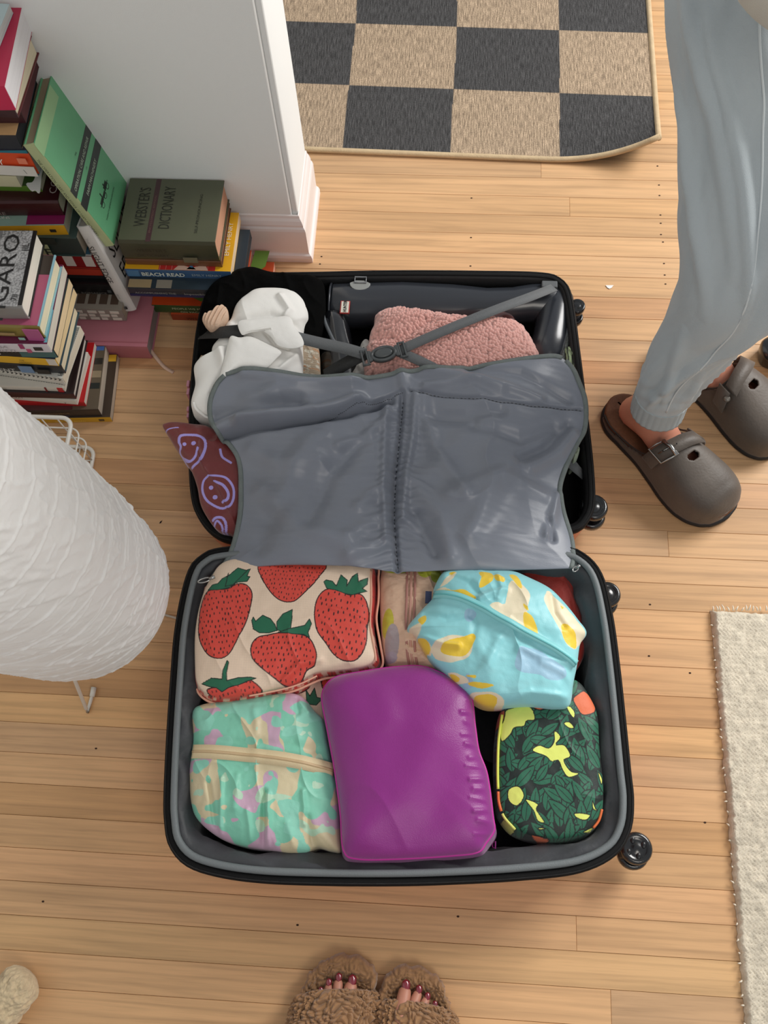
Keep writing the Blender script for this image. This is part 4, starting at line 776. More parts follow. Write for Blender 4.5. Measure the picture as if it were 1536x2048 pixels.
ms_ol = c5([(18, 105), (40, 85), (100, 78), (200, 90), (310, 108), (420, 180), (560, 330), (600, 500), (560, 700), (500, 800), (440, 788), (370, 768), (310, 700), (262, 610), (240, 500), (200, 390), (130, 290), (60, 180)])
bag('pouch_body', ms_ol, .130, .146, .035, mat('maroon_satin', attr=True, rough=.4, bump=.1, bscale=400, sheen=.3), ms, 420, 170, 3, .5, .80, wr_soft(141, .005, .001, 20, 60), paint_m, centre=c5([(330, 420)])[0], sides=8)

# ------------------------------------------------------------------ books
PAGES = {}
def pages_mat(col):
    if col in PAGES: return PAGES[col]
    m = bpy.data.materials.new('book_pages'); m.use_nodes = True; nt = m.node_tree; N = nt.nodes; L = nt.links; b = N['Principled BSDF']
    tc = N.new('ShaderNodeTexCoord'); mp = N.new('ShaderNodeMapping'); mp.inputs['Scale'].default_value = (3, 3, 1500); L.new(tc.outputs['Object'], mp.inputs[0])
    n = N.new('ShaderNodeTexNoise'); n.inputs['Scale'].default_value = 1; L.new(mp.outputs[0], n.inputs['Vector'])
    r = N.new('ShaderNodeMapRange'); r.inputs[1].default_value = .3; r.inputs[2].default_value = .7; r.inputs[3].default_value = .86; r.inputs[4].default_value = 1.04; L.new(n.outputs[0], r.inputs[0])
    s = N.new('ShaderNodeVectorMath'); s.operation = 'SCALE'; s.inputs[0].default_value = hx(col); L.new(r.outputs[0], s.inputs['Scale']); L.new(s.outputs[0], b.inputs['Base Color'])
    b.inputs['Roughness'].default_value = .9; PAGES[col] = m; return m
def cov(c): return mat('cover_' + c, c, .38, bump=.05, bscale=150, vary=.03, vscale=25, coat=.1)
def book(label, M, L_, W, T, cover='444444', spine=None, pages='e8dfc8', hard=False, rnd_sp=False, group='stacked books by the wall', name='book'):
    """local frame: x along the spine 0..L, y from spine to fore-edge 0..W, z thickness 0..T"""
    r = root(name, None, label, 'book', group, matrix=M)
    t = .0026 if hard else .0009; ov = .003 if hard else .0004
    mb = MB(); y0 = .004 if hard or rnd_sp else 0
    mb.box((0, y0 if hard else 0, 0), (L_, W, t)); mb.box((0, y0 if hard else 0, T - t), (L_, W, T))
    bev(mb.build('cover', cov(cover), r, world=False), .0006 if hard else .0003)
    mb = MB(); n = 9; out = []; inn = []
    for k in range(n):
        a = -math.pi / 2 + math.pi * k / (n - 1); bl = .004 if (hard and rnd_sp) else (.0015 if hard else .0006)
        y = y0 - bl * math.cos(a) - (0 if hard else 0); z = T / 2 + (T / 2) * (math.sin(a) if False else (2 * k / (n - 1) - 1))
        y = y0 - (bl * (1 - (2 * k / (n - 1) - 1) ** 2) ** .5 + .0006); out.append((y, z)); inn.append((y + (t if hard else .0012), t + (T - 2 * t) * k / (n - 1)))
    prof = out + inn[::-1]
    mb.rings([np.array([(x, y, z) for y, z in prof]) for x in (0, L_)]); mb.build('spine', cov(spine or cover), r, False, world=False)
    mb = MB(); mb.box((ov, y0 + .0015, t), (L_ - ov, W - ov, T - t)); mb.build('pages', pages_mat(pages), r, world=False)
    return r
def stackM(near, far, z_top, T, L_):
    a = P(*near, z_top); b_ = P(*far, z_top); ey = b_ - a; W = np.linalg.norm(ey); ey = ey / W; ex = np.array([ey[1], -ey[0], 0])
    o = a - ex * L_; M = Matrix(((ex[0], ey[0], 0, o[0]), (ex[1], ey[1], 0, o[1]), (0, 0, 1, z_top - T), (0, 0, 0, 1))); return M, W
def top_patch(r, name, col, x0, x1, y0, y1, T):
    mb = MB(); mb.box((x0, y0, T), (x1, y1, T + .0003)); return mb.build(name, cov(col), r, world=False)
def sp_text(r, s, size, col, x, T, z=None, sx=1., y=-.0024, **k): return text(s, size, flat(col, .5), r, (x, y, (T - size * .72) / 2 if z is None else z), (1, 0, 0), (0, 0, 1), sx=sx, **k)
def sp_patch(r, name, col, x0, x1, z0, z1, y=-.0022):
    mb = MB(); mb.box((x0, y, z0), (x1, y + .0012, z1)); return mb.build(name, cov(col), r, world=False)
GA, GB, GC = 'front stack of books', 'rear stack of books by the wall', 'books under the dictionary'
W_ = .155
def sb(label, near, far, z, T, L_, group, **k):
    M, W = stackM(near, far, z + T, T, L_) if not isinstance(far, (int, float)) else (None, far)
    if M is None:
        a = P(*near, z + T); o = a - np.array([L_, 0, 0]); M = Matrix.Translation((o[0], o[1], z))
    r = book(label, M, L_, W, T, group=group, **k); return r, W
# front stack, bottom to top
b, W = sb('bottom book of the front stack, brown cover with a mustard yellow spine', (220, 834), (235, 709), 0, .018, .26, GA, cover='3e3127', spine='c99a1e', pages='bdb2a2')
top_patch(b, 'cover_band', 'd0a32a', .235, .2585, W - .016, W - .0005, .018); sp_text(b, 'MILK AND BREAD', .0075, 'e2c25a', .15, .018); sp_patch(b, 'publisher_mark', '4a3a20', .236, .246, .006, .012)
b, W = sb('second book up in the front stack, brown photo cover with a blue band', (196, 818), (211, 692), .018, .026, .25, GA, cover='5a4f40', spine='2b2320', pages='b5aa9a')
top_patch(b, 'cover_band', '3f62a0', .22, .248, W - .010, W - .0005, .026)
for x0, y0, x1, y1, c in ((.20, .045, .248, .058, '1c2322'), (.20, .07, .248, .085, '8b7c64'), (.19, .10, .248, .114, '2b2822'), (.08, .0, .20, .02, '4d2a2a')): top_patch(b, 'cover_band', c, x0, x1, y0, y1, .026)
sp_text(b, 'THE GOOD NEIGHBOR', .0085, '7a6440', .09, .026, .013, 1.15); sp_text(b, 'THE LIFE AND WORK OF FRED ROGERS', .0055, '5a6a94', .07, .026, .004, 1.2); sp_patch(b, 'spine_band', '243a6a', .0, .13, .0, .012)
b, W = sb('red paperback in the front stack with small gold lettering on its cover', (168, 804), (189, 685), .044, .015, .20, GA, cover='b3161c', pages='cfc6b8')
text('A BRIEF HISTORY OF TIME', .0095, flat('d98a2a', .5), b, (.188, .012, .0152), (0, 1, 0), (-1, 0, 0), sx=.85)
b, W = sb('thin white paperback set slightly askew in the front stack', (150.6, 800.5), (176, 704), .059, .016, .22, GA, cover='d6d1c6', spine='d9d4ca', pages='c9c2b4')
sp_text(b, 'y', .009, '333333', .196, .016)
b, W = sb('hardback with a near-black cover and maroon spine in the front stack', (146, 791), (170, 671), .075, .019, .24, GA, cover='1c0e10', spine='3c1216', pages='c9c1b6', hard=True)
sp_text(b, 'FRED GRAY', .008, '6a2c26', .10, .019)
b, W = sb('slim white paperback with a red band at the end of its spine', (127, 775), .13, .094, .014, .215, GA, cover='cfc9bd', spine='d9d5ca', pages='cfc6b4')
sp_patch(b, 'spine_band', 'b52229', .202, .2125, 0, .0138); sp_patch(b, 'spine_band', '7c1a20', .178, .181, 0, .0138); sp_text(b, 'Greatest Works', .008, '8a7f6c', .05, .014)
b, W = sb('paperback with a black and white chevron pattern on cover and spine', (124, 756), (161, 652), .108, .024, .215, GA, cover='c9c8c0', spine='d3d1c8', pages='d9cfba')
mb = MB()
for i in range(24):
    x = .01 + i * .0085; mb.add([(x, -.0019, .023), (x + .003, -.0019, .023), (x + .007, -.0019, .0195), (x + .003, -.0019, .0155), (x, -.0019, .0155), (x + .004, -.0019, .0195)], [(0, 5, 4, 3, 2, 1)])
for i in range(60):
    y = .004 + i * .0022
    if y < W - .004: mb.add([(.205 + .004 * math.sin(i * 1.7), y, .0243), (.2145, y, .0243), (.2145, y + .001, .0243), (.205 + .004 * math.sin(i * 1.7), y + .0012, .0243)], [(0, 1, 2, 3)])
for i in range(40): mb.add([(.01 + i * .005, -.0019, .0008), (.0135 + i * .005, -.0019, .0008), (.0145 + i * .005, -.0019, .0024), (.011 + i * .005, -.0019, .0024)], [(0, 1, 2, 3)])
mb.build('chevron_print', flat('1c1f20', .5), b, world=False); sp_text(b, 'DAPHNE DU MAURIER', .0055, '8f8f88', .07, .024, .007, 1.2)
b, W = sb('teal hardback with a dark night-photo spine in the front stack', (121, 734), (150, 608), .132, .028, .215, GA, cover='2c4650', spine='22262b', pages='e3d5b4', hard=True)
sp_patch(b, 'spine_glow', '6f8fb4', .135, .160, .006, .027); sp_patch(b, 'spine_photo', '15191c', .165, .19, .004, .018); sp_text(b, 'INSURGENT', .014, 'cfd0cc', .035, .028, .009, 1.2)
b, W = sb('yellow-spined paperback in the front stack lettered in black', (110, 718), (147, 575), .160, .023, .215, GA, cover='22304a', spine='e5b52c', pages='e9cf9e')
top_patch(b, 'cover_band', 'c0432c', .20, .2145, W * .35, W * .68, .023); sp_patch(b, 'spine_band', 'dad6cc', .198, .2145, .004, .0228); sp_text(b, 'NICHOLAS SPARKS', .011, '2b2a22', .0, .023, .008, 1.05); sp_text(b, 'THE', .005, '2b2a22', .146, .023, .013); sp_text(b, 'WEDDING', .005, '2b2a22', .143, .023, .006)
b, W = sb('paperback with a black and green-teal spine lettered in white', (107.5, 700), (138, 556), .183, .024, .215, GA, cover='1c2a2c', spine='14191a', pages='ead0a4')
sp_patch(b, 'spine_photo', '3f6a6a', .150, .2145, .002, .0238); sp_text(b, 'CRAWDADS SING', .012, 'ece9e0', .012, .024, .009, 1.05)
b, W = sb('thick white paperback with a magenta stripe across its spine', (94, 688), (126, 529), .207, .026, .215, GA, cover='6a2344', spine='dedbe2', pages='ddd6c6')
sp_text(b, 'ALISA', .011, '9a9aa0', .105, .026, .0145, 1.35); sp_text(b, 'VITTI', .011, '9a9aa0', .118, .026, .002, 1.35); sp_patch(b, 'spine_stripe', 'a0306a', .163, .171, .012, .0258); sp_patch(b, 'spine_stripe', 'c05078', .172, .180, .0, .011); sp_patch(b, 'publisher_mark', '1d1d20', .187, .202, .007, .017)
top_patch(b, 'cover_band', '6db0bc', .2085, .2145, .003, W * .42, .026)
b, W = sb('hardback with a pale teal edge, pink cover and olive painted spine', (77, 655), (111, 510), .233, .036, .215, GA, cover='a8536f', spine='8a7c3c', pages='efe5c4', hard=True, rnd_sp=True)
top_patch(b, 'cover_photo', '362c26', .172, .2145, W * .72, W - .001, .036); mb = MB(); mb.box((.2125, .003, .001), (.2156, W, .0035)); mb.box((.2125, .003, .033), (.2156, W, .0364)); mb.build('jacket_edge', flat('8fbcc8', .4), b, world=False)
sp_patch(b, 'spine_end', 'b05a8c', .186, .2145, .001, .035, -.0048); sp_text(b, 'STORY TELLER', .006, 'e0dcc6', .075, .036, .003, 1.3, y=-.006); sp_patch(b, 'spine_mark', '9cc8bc', .170, .181, .003, .009, -.0056); sp_patch(b, 'spine_band', 'a48a5c', .0, .168, .016, .022, -.0052)
b, W = sb('top hardback of the front stack, black board edges and a grey street-photo jacket', (42, 614), (74, 461), .269, .040, .16, GA, cover='141414', spine='8a8a88', pages='efe9da', hard=True, rnd_sp=True)
mb = MB(); nx, ny = 150, 150; xs = np.linspace(0, .1535, nx); ys = np.linspace(.001, W - .001, ny); X, Y = np.meshgrid(xs, ys, indexing='ij')
g = np.clip(.08 + .26 * fbm(X * 60, Y * 60, 3) + .5 * (worley(X * 260, Y * 260) < .45) * (X > .10) * .35 + .25 * (X < .06) * (Y < .05), 0, 1)
mesh_np('jacket_photo', np.stack([X, Y, X * 0 + .0405], -1).reshape(-1, 3), gridfaces(nx, ny), mat('grey_photo_print', attr=True, rough=.35), b, True, np.repeat(g.reshape(-1, 1), 3, 1), False)
text('FIGARO', .040, flat('1a1a1a', .5), b, (.134, -.032, .041), (0, 1, 0), (-1, 0, 0), sx=1.3); text('JIL', .017, flat('1c1c1c', .5), b, (.152, W - .045, .041), (0, 1, 0), (-1, 0, 0)); text('7ll', .014, flat('1c1c1c', .5), b, (.150, .012, .041), (0, 1, 0), (-1, 0, 0))
# rear stack: pink album at the bottom
a0, a1 = P(293, 697, .0425), P(302, 578, .0425)
M = Matrix.Translation((a0[0] - .27, a0[1] - .0, 0)); 
pb = book('large dusty pink cloth album lying on the floor under the rear stack, ribbon hanging out', M, .27, .215, .0425, cover='b4707c', spine='a8646e', pages='8f888a', hard=True, group=GB, name='album')
mb = MB(); mb.box((.0, .012, .0425), (.27, .0145, .0434)); mb.build('hinge_groove', cov('a8646e'), pb, world=False)
rb_ = PX([(294, 694, .012), (302, 702, .004), (316, 720, .0015), (330, 735, .0012), (347, 745, .0012)]); ribbon('ribbon_marker', rb_, .007, mat('satin_ribbon', 'd9b9a4', .4), pb, .0008) 
b, W = sb('book printed with rows of brown and cream bottles, resting on the pink album', (243, 620), .115, .0435, .036, .235, GB, cover='8c857a', spine='8f887e', pages='b0a690')
mb = MB(); mb2 = MB()
for r_ in range(3):
    for i in range(9):
        x = .03 + i * .0225
        if r_ < 2: y = .012 + r_ * .05; mb.add([(x, y, .0363), (x + .016, y, .0363), (x + .016, y + .028, .0363), (x + .010, y + .042, .0363), (x + .006, y + .042, .0363), (x, y + .028, .0363)], [(0, 1, 2, 3, 4, 5)])
        z = .003 + r_ * .011; mb2.box((x, -.0022, z), (x + (.012 if (i + r_) % 2 else .018), -.001, z + .007))
mb.build('bottle_print', flat('4d3c30', .5), b, world=False); mb2.build('label_print', flat('d9d4c8', .5), b, world=False)
b, W = sb('black hardback in the rear stack, above the bottle-patterned book', (225, 570), .125, .0795, .031, .23, GB, cover='0d0e10', spine='0e0f12', pages='b8ae9c'); sp_text(b, 'ROMANCE', .009, '74716c', .16, .031, .003, 1.2); sp_patch(b, 'spine_mark', '4e5254', .215, .222, .008, .015)
b, W = sb('black book with a red picture cover showing a pair of glasses', (202, 538), .13, .1105, .030, .225, GB, cover='b03a28', spine='232326', pages='b8ae9c')
mb = MB()
for dx in (0, .022): mb.tube([(.185 + dx + .010 * math.cos(t), .045 + .012 * math.sin(t), .0315) for t in np.linspace(0, 6.28, 16, endpoint=False)], .0012, 5, True)
mb.tube([(.15, .05, .0315), (.175, .045, .0315)], .001, 4); mb.build('glasses_print', flat('2e2420', .4), b, True, world=False); sp_patch(b, 'spine_top', 'b53a26', .0, .2245, .012, .0298)
b, W = sb('book with a red and white awning stripe on its spine', (187, 512), .13, .1405, .036, .225, GB, cover='7c1418', spine='8a1418', pages='b8ae9c')
for i in range(6):
    sp_patch(b, 'awning_stripe', 'd9d4cf', .0 + i * .038 + .012, .0 + i * .038 + .031, .006, .0358); top_patch(b, 'awning_stripe', 'd9d4cf', .012 + i * .038, .031 + i * .038, 0, .05, .036)
b, W = sb('thin blue book in the rear stack between the awning-striped and pale green books', (177, 499), .13, .1765, .014, .225, GB, cover='14506a', spine='17506a', pages='b8ae9c'); sp_patch(b, 'spine_mark', 'c9ccc8', .165, .18, 0, .0138)
b, W = sb('pale green and dark teal book with large block letters on its spine', (152, 477), .13, .1905, .053, .225, GB, cover='3a4a46', spine='2e3c3a', pages='a89e8c', rnd_sp=True)
sp_patch(b, 'spine_patch', 'b4bc94', .05, .165, .0, .052); sp_text(b, 'T F', .03, '22302c', .115, .053, .004, 1.4, y=-.0028); sp_patch(b, 'spine_patch', '1c2826', .15, .185, .036, .0525, -.0024)
b, W = sb('mustard yellow-spined paperback with a mint and magenta cover', (128, 450), (150, 322), .2435, .026, .235, GB, cover='86a094', spine='cf9a1a', pages='a8a08c')
top_patch(b, 'cover_shape', '7a1a4c', .165, .2345, .002, .12, .026); sp_text(b, 'MARIA', .006, '5a4410', .148, .026, .013, 1.2); sp_text(b, 'LORENZ', .006, '5a4410', .150, .026, .004, 1.2); sp_patch(b, 'publisher_mark', '1c1a18', .205, .216, .009, .016)
b, W = sb('glossy dark maroon hardback lettered in grey along its spine', (115, 404), (136, 292), .2695, .039, .24, GB, cover='30090e', spine='36090e', pages='c0b7a4', hard=True, rnd_sp=True)
sp_text(b, 'CATCHING FIRE', .011, '8a7a76', .035, .039, .013, 1.3, y=-.006); sp_text(b, 'SUZANNE COLLINS', .008, 'd6d0cc', .05, .039, .0025, 1.3, y=-.005); text('COLLINS', .020, flat('9a908c', .5), b, (.235, .018, .0392), (0, 1, 0), (-1, 0, 0), sx=1.1)
b, W = sb('book with a grass green photo spine', (80, 372), .13, .3085, .014, .2, GB, cover='2f4a1c', spine='4f7222', pages='c0b7a4')
b, W = sb('small cream book resting on the green one', (32, 352), .12, .3225, .027, .15, GB, cover='bdb79c', spine='c4bf9e', pages='d9d2bd')
bn = root('bone_bookmark', (*P(75, 362, .311)[:2], .324), 'white bone-shaped card sticking out beside the orange and white paperback', 'bookmark')
ol_ = PX([(75, 330), (87, 333), (84, 352), (82, 372), (80, 386), (75, 386), (71, 381), (64, 383), (57, 376), (53, 370), (55, 367), (65, 366), (70, 358), (73, 345)], .3235)
mb = MB(); rr = spl(ol_, 40, True); mb.rings([rr, rr + (0, 0, .002)]); mb.build('card', flat('d4d2ce', .7), bn)
b, W = sb('thick orange and white paperback with bold white lettering', (55, 306), (72, 250), .3525, .054, .2, GB, cover='2f7d90', spine='e2542c', pages='bdb3b0', rnd_sp=True)
W = .13; sp_text(b, 'EMILY HENRY', .019, 'f2ece2', .040, .048, .026, .95, y=-.0028); sp_patch(b, 'spine_band', 'dedad2', 0, .1995, .0, .0225, -.0024); sp_patch(b, 'publisher_mark', 'f08a6a', .176, .192, .029, .042); sp_text(b, '\\', .014, '7d7d78', .178, .048, .006)
b, W = sb('thin teal book between the orange and white paperback and the navy hardback', (52, 298), (68, 240), .407, .010, .2, GB, cover='2f7d90', spine='2f7d90', pages='8a9a9a')
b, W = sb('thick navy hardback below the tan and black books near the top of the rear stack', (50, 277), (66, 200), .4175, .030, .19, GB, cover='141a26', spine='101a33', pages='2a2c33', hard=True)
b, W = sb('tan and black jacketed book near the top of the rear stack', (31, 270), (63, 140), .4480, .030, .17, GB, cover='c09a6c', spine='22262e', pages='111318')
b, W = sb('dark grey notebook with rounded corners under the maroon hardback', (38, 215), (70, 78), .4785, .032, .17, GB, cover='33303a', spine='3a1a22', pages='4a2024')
b, W = sb('maroon hardback with cream pages near the top of the rear stack', (19, 204), (63, 70), .5110, .036, .17, GB, cover='5c1a22', spine='3a1a22', pages='ded5b8', hard=True)
b, W = sb('crimson book with bright white pages near the top of the rear stack', (9, 173), (44, 11), .5475, .045, .15, GB, cover='b01c44', spine='c02450', pages='e9e8ea')
text('RESIST', .012, flat('e8c4cc', .5), b, (.118, .05, .0452), (0, 1, 0), (-1, 0, 0), sx=1.2)
b, W = sb('pale blue book topmost in the rear stack, cut by the photo edge', (-22, 110), (19, 8), .5930, .016, .13, GB, cover='b4c6c8', spine='9ab0b4', pages='c9d0cc')
# books under the dictionary
b, W = sb('orange-brown paperback flat on the floor at the bottom of the dictionary pile', (535, 634), .135, 0, .020, .198, GC, cover='c4502a', spine='8c3418', pages='d9a890')
sp_text(b, 'WHAT THE WIND KNOWS', .011, '3c160c', .03, .020, .005, 1.1)
M = Matrix.Translation((P(303, 609, .045)[0], P(303, 609, .045)[1], .020)); b = book('paperback with an orange cover, dark green leaves and a green spine', M, .187, .14, .025, cover='cf4e22', spine='2c4a22', pages='dcb8a8', group=GC)
sp_text(b, 'PEOPLE WE MEET', .0085, 'bcc2a0', .04, .025, .014, 1.1); sp_text(b, 'ON VACATION', .0085, 'bcc2a0', .055, .025, .003, 1.1)
for pts, c in (([(.19, .10), (.205, .085), (.22, .10), (.225, .139), (.195, .139)], '5c7a2c'), ([(.08, .02), (.10, .01), (.12, .03), (.10, .045)], '5c7a2c'), ([(.198, .045), (.206, .04), (.212, .05), (.208, .062), (.2, .06)], 'e8cfc4'), ([(.208, .060), (.212, .058), (.226, .075), (.224, .078)], 'e8cfc4'), ([(.06, .025), (.075, .025), (.075, .035), (.06, .035)], 'e8dfd0')):
    mb = MB(); mb.add([(x, y, .0254) for x, y in pts], [tuple(range(len(pts)))]); mb.build('cover_print', flat(c, .5), b, world=False)
Mx = lambda u, v, z, T: Matrix.Translation((*P(u, v, z + T)[:2], z))
b = book('dark navy filler added in the gap between the orange paperbacks and the blue-grey one', Matrix.Translation((-.60, 1.150, .0455)), .18, .11, .0555, cover='14161c', spine='101218', pages='2a2c33', group=GC)  # added filler block, no real book; stands in for the dark empty gap
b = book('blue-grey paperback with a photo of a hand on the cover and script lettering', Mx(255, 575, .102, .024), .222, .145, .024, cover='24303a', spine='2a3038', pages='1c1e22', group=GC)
for x0, x1, y0, y1, c in ((.0005, .045, .001, .02, 'a08a66'), (.055, .085, .001, .02, '8a8274'), (.085, .14, .001, .02, '26323a')): top_patch(b, 'cover_photo', c, x0, x1, y0, y1, .024)
sp_text(b, 'ACCOMPLISHING THE', .0085, '8f9294', .012, .024, .009, .95); sp_text(b, 'Impossible', .0085, '9a9c9c', .108, .024, .009, 1.2); sp_patch(b, 'spine_band', '1c2450', .0, .2, .0, .006)
b = book('paperback with a blue spine and a yellow cover, second below the dictionary', Mx(249, 537, .126, .0235), .205, .14, .0235, cover='d9a31c', spine='3a5a80', pages='e3c9a6', group=GC)
for x0, x1, c in ((.066, .205 - .03, 'b52c2a'),): top_patch(b, 'cover_print', c, x0, x1, .0, .03, .0235)
for i in range(9): top_patch(b, 'cover_line', 'd98a80', .068 + i * .0115, .0688 + i * .0115, .0, .03, .02385)
for pts, c in (([(.095, .0), (.105, .012), (.13, .006), (.155, .013), (.162, .0)], 'd9b8a4'), ([(.12, .002), (.128, .012), (.138, .002)], '4a84b0')):
    mb = MB(); mb.add([(x, y, .0242) for x, y in pts], [tuple(range(len(pts)))]); mb.build('cover_print', flat(c, .5), b, world=False)
text('EMILY HENRY', .013, flat('e8e0c8', .5), b, (.197, .035, .0239), (0, 1, 0), (-1, 0, 0), sx=1.0)
sp_text(b, 'BEACH READ', .0145, 'c9d2cc', .030, .0235, .0065, .98, bold=.0004); sp_text(b, 'EMILY HENRY', .0095, '9fb0b8', .128, .0235, .009, 1.0); sp_patch(b, 'publisher_mark', '4a78a0', .003, .026, .003, .02)
b = book('worn brown book directly under the olive dictionary', Mx(249, 520, .1495, .0175), .185, .142, .0175, cover='5a3824', spine='6a4229', pages='b88a6a', hard=True, group=GC)
d0 = P(236, 475, .222); d1 = P(431, 480, .222)
M = Matrix.Translation((d0[0], 1.125, .167))
dc = book('thick worn olive green dictionary with a maroon stripe, lying flat on top of its pile', M, .182, .148, .055, cover='50523f', spine='40412f', pages='c9977a', hard=True, rnd_sp=True, group=GC)
top_patch(dc, 'maroon_stripe', '42262a', .052, .0615, .001, .147, .055)
INKD = flat('26271f', .8); text("WEBSTER'S", .030, INKD, dc, (.045, .035, .0552), (0, 1, 0), (-1, 0, 0), sx=.62); text('DICTIONARY', .030, INKD, dc, (.092, .030, .0552), (0, 1, 0), (-1, 0, 0), sx=.55)
text('SELF-PRONOUNCING', .0075, INKD, dc, (.146, .022, .0552), (0, 1, 0), (-1, 0, 0), sx=1.25); text('ENCYCLOPEDIC EDITION', .005, flat('7a5a54', .8), dc, (.0585, .02, .0555), (0, 1, 0), (-1, 0, 0), sx=1.5)
sp_text(dc, "WEBSTER'S", .012, '2c261c', .03, .055, .034, 1.0, y=-.0058); sp_text(dc, 'DICTIONARY', .010, '2c261c', .03, .055, .020, 1.0, y=-.0058)
sp_patch(dc, 'worn_patch', '6c6650', .115, .142, .004, .018, -.0056)
# leaning books
def leanM(O, ex, ey):
    ex = ex / np.linalg.norm(ex); ey = ey - ex * np.dot(ex, ey); ey /= np.linalg.norm(ey); ez = np.cross(ex, ey)
    return Matrix(((ex[0], ey[0], ez[0], O[0]), (ex[1], ey[1], ez[1], O[1]), (ex[2], ey[2], ez[2], O[2]), (0, 0, 0, 1))), ez
B_ = P(68, 290, .46); C_ = P(228, 493, .205); A_ = P(98, 146, .46)
M, ez = leanM(B_, C_ - B_, np.array([0, 1., 0])); T = .021; M.translation = Vector(B_ - ez * T)
Lg = np.linalg.norm(C_ - B_); Wg = .155
gb = book('tall green farm machinery manual with two black title bands, leaning against the rear stack', M, Lg, Wg, T, cover='63a67a', spine='b2bd8e', pages='9d8c72', hard=True, group='leaning books')
top_patch(gb, 'faded_edge', '8fb584', .0005, .028, .001, Wg * .85, T); top_patch(gb, 'title_band', '2c302f', .110, .130, .0, Wg - .001, T); top_patch(gb, 'title_band', '2c302f', .144, .164, .0, Wg - .001, T)
GK = flat('1e2a22', .7); PT = flat('a9b8a4', .6)
text('OPERATION, CARE AND REPAIR', .0105, PT, gb, (.1245, .010, T + .0006), (0, 1, 0), (-1, 0, 0), sx=.80); text('FARM MACHINERY', .0105, PT, gb, (.1585, .030, T + .0006), (0, 1, 0), (-1, 0, 0), sx=.92)
text('THE', .005, GK, gb, (.103, .07, T + .0003), (0, 1, 0), (-1, 0, 0)); text('OF', .005, GK, gb, (.139, .072, T + .0003), (0, 1, 0), (-1, 0, 0)); text('TWENTY-SEVENTH EDITION', .0055, GK, gb, (.226, .030, T + .0003), (0, 1, 0), (-1, 0, 0), sx=1.1)
mb = MB()
for (a, b2, c, d) in ((.196, .045, .203, .062), (.198, .064, .204, .078), (.194, .080, .203, .098), (.200, .040, .2015, .104), (.188, .060, .199, .063), (.190, .084, .199, .087)): mb.box((a, b2, T), (c, d, T + .0004))
for y in (.05, .072, .094): mb.tube([(.205 + .005 * math.cos(t), y + .006 * math.sin(t), T) for t in np.linspace(0, 6.28, 14, endpoint=False)], .0007, 4, True)
mb.build('tractor_drawing', GK, gb, world=False)
sp_text(gb, 'THE OPERATION, CARE AND REPAIR OF FARM MACHINERY', .0072, '2a3022', .028, T, .007, 1.02)
S0 = P(179, 452, .262); S1 = P(272, 621, .058)
M, ez = leanM(S0, S1 - S0, np.array([0, 1., 0])); T = .027; M.translation = Vector(S0 - ez * T)
Ls = np.linalg.norm(S1 - S0)
sg = book('white hardback with hand-lettered black title, leaning under the green manual', M, Ls, .150, T, cover='c9c7c4', spine='cfcdca', pages='9c948c', hard=True, rnd_sp=True, group='leaning books')
sp_text(sg, 'THE', .007, '8f8f8f', .022, T, .009, 1., y=-.006); sp_text(sg, 'SLIGHT EDGE', .0165, '1d1d20', .040, T, .0055, .92, y=-.006); sp_text(sg, 'JEFF OLSON', .0055, '8a8a88', .160, T, .009, 1.4, y=-.006); sp_patch(sg, 'publisher_mark', '2a2a2a', Ls - .016, Ls - .010, .009, .015, -.0055)
for s, x in (('THE', .05), ('SLIGHT', .095), ('EDGE', .145)): text(s, .044, flat('1d1d20', .5), sg, (x, .018, T + .0003), (0, 1, 0), (-1, 0, 0), sx=.9)

# ------------------------------------------------------------------ paper lamp
c0 = P(166, 1183, .25); c1_ = P(-400, 880, 1.0)
lampr = root('floor_lamp', (*P(170, 1330)[:2], 0), 'tall white crinkled rice paper floor lamp leaning in from the left edge', 'lamp')
ax = c1_ - c0; H_ = np.linalg.norm(ax); ax /= H_; e1 = np.cross([0, 1., 0], ax); e1 /= np.linalg.norm(e1); e2 = np.cross(ax, e1)
na, nh = 420, 420; A_ = np.linspace(0, 2 * math.pi, na, endpoint=False)[:, None]; Hh = np.linspace(0, 1.0, nh)[None, :]
hm = Hh * H_
ca, sa = np.cos(A_), np.sin(A_); n2 = lambda s, f, g: fbm((ca * 2 + 5) * f + Hh * g, (sa * 2 + 5) * f + Hh * g * .7, s, 3)
rad = .136 - .012 * np.clip(1 - hm / .03, 0, 1) ** 2 + .006 * np.sin(hm * 6)
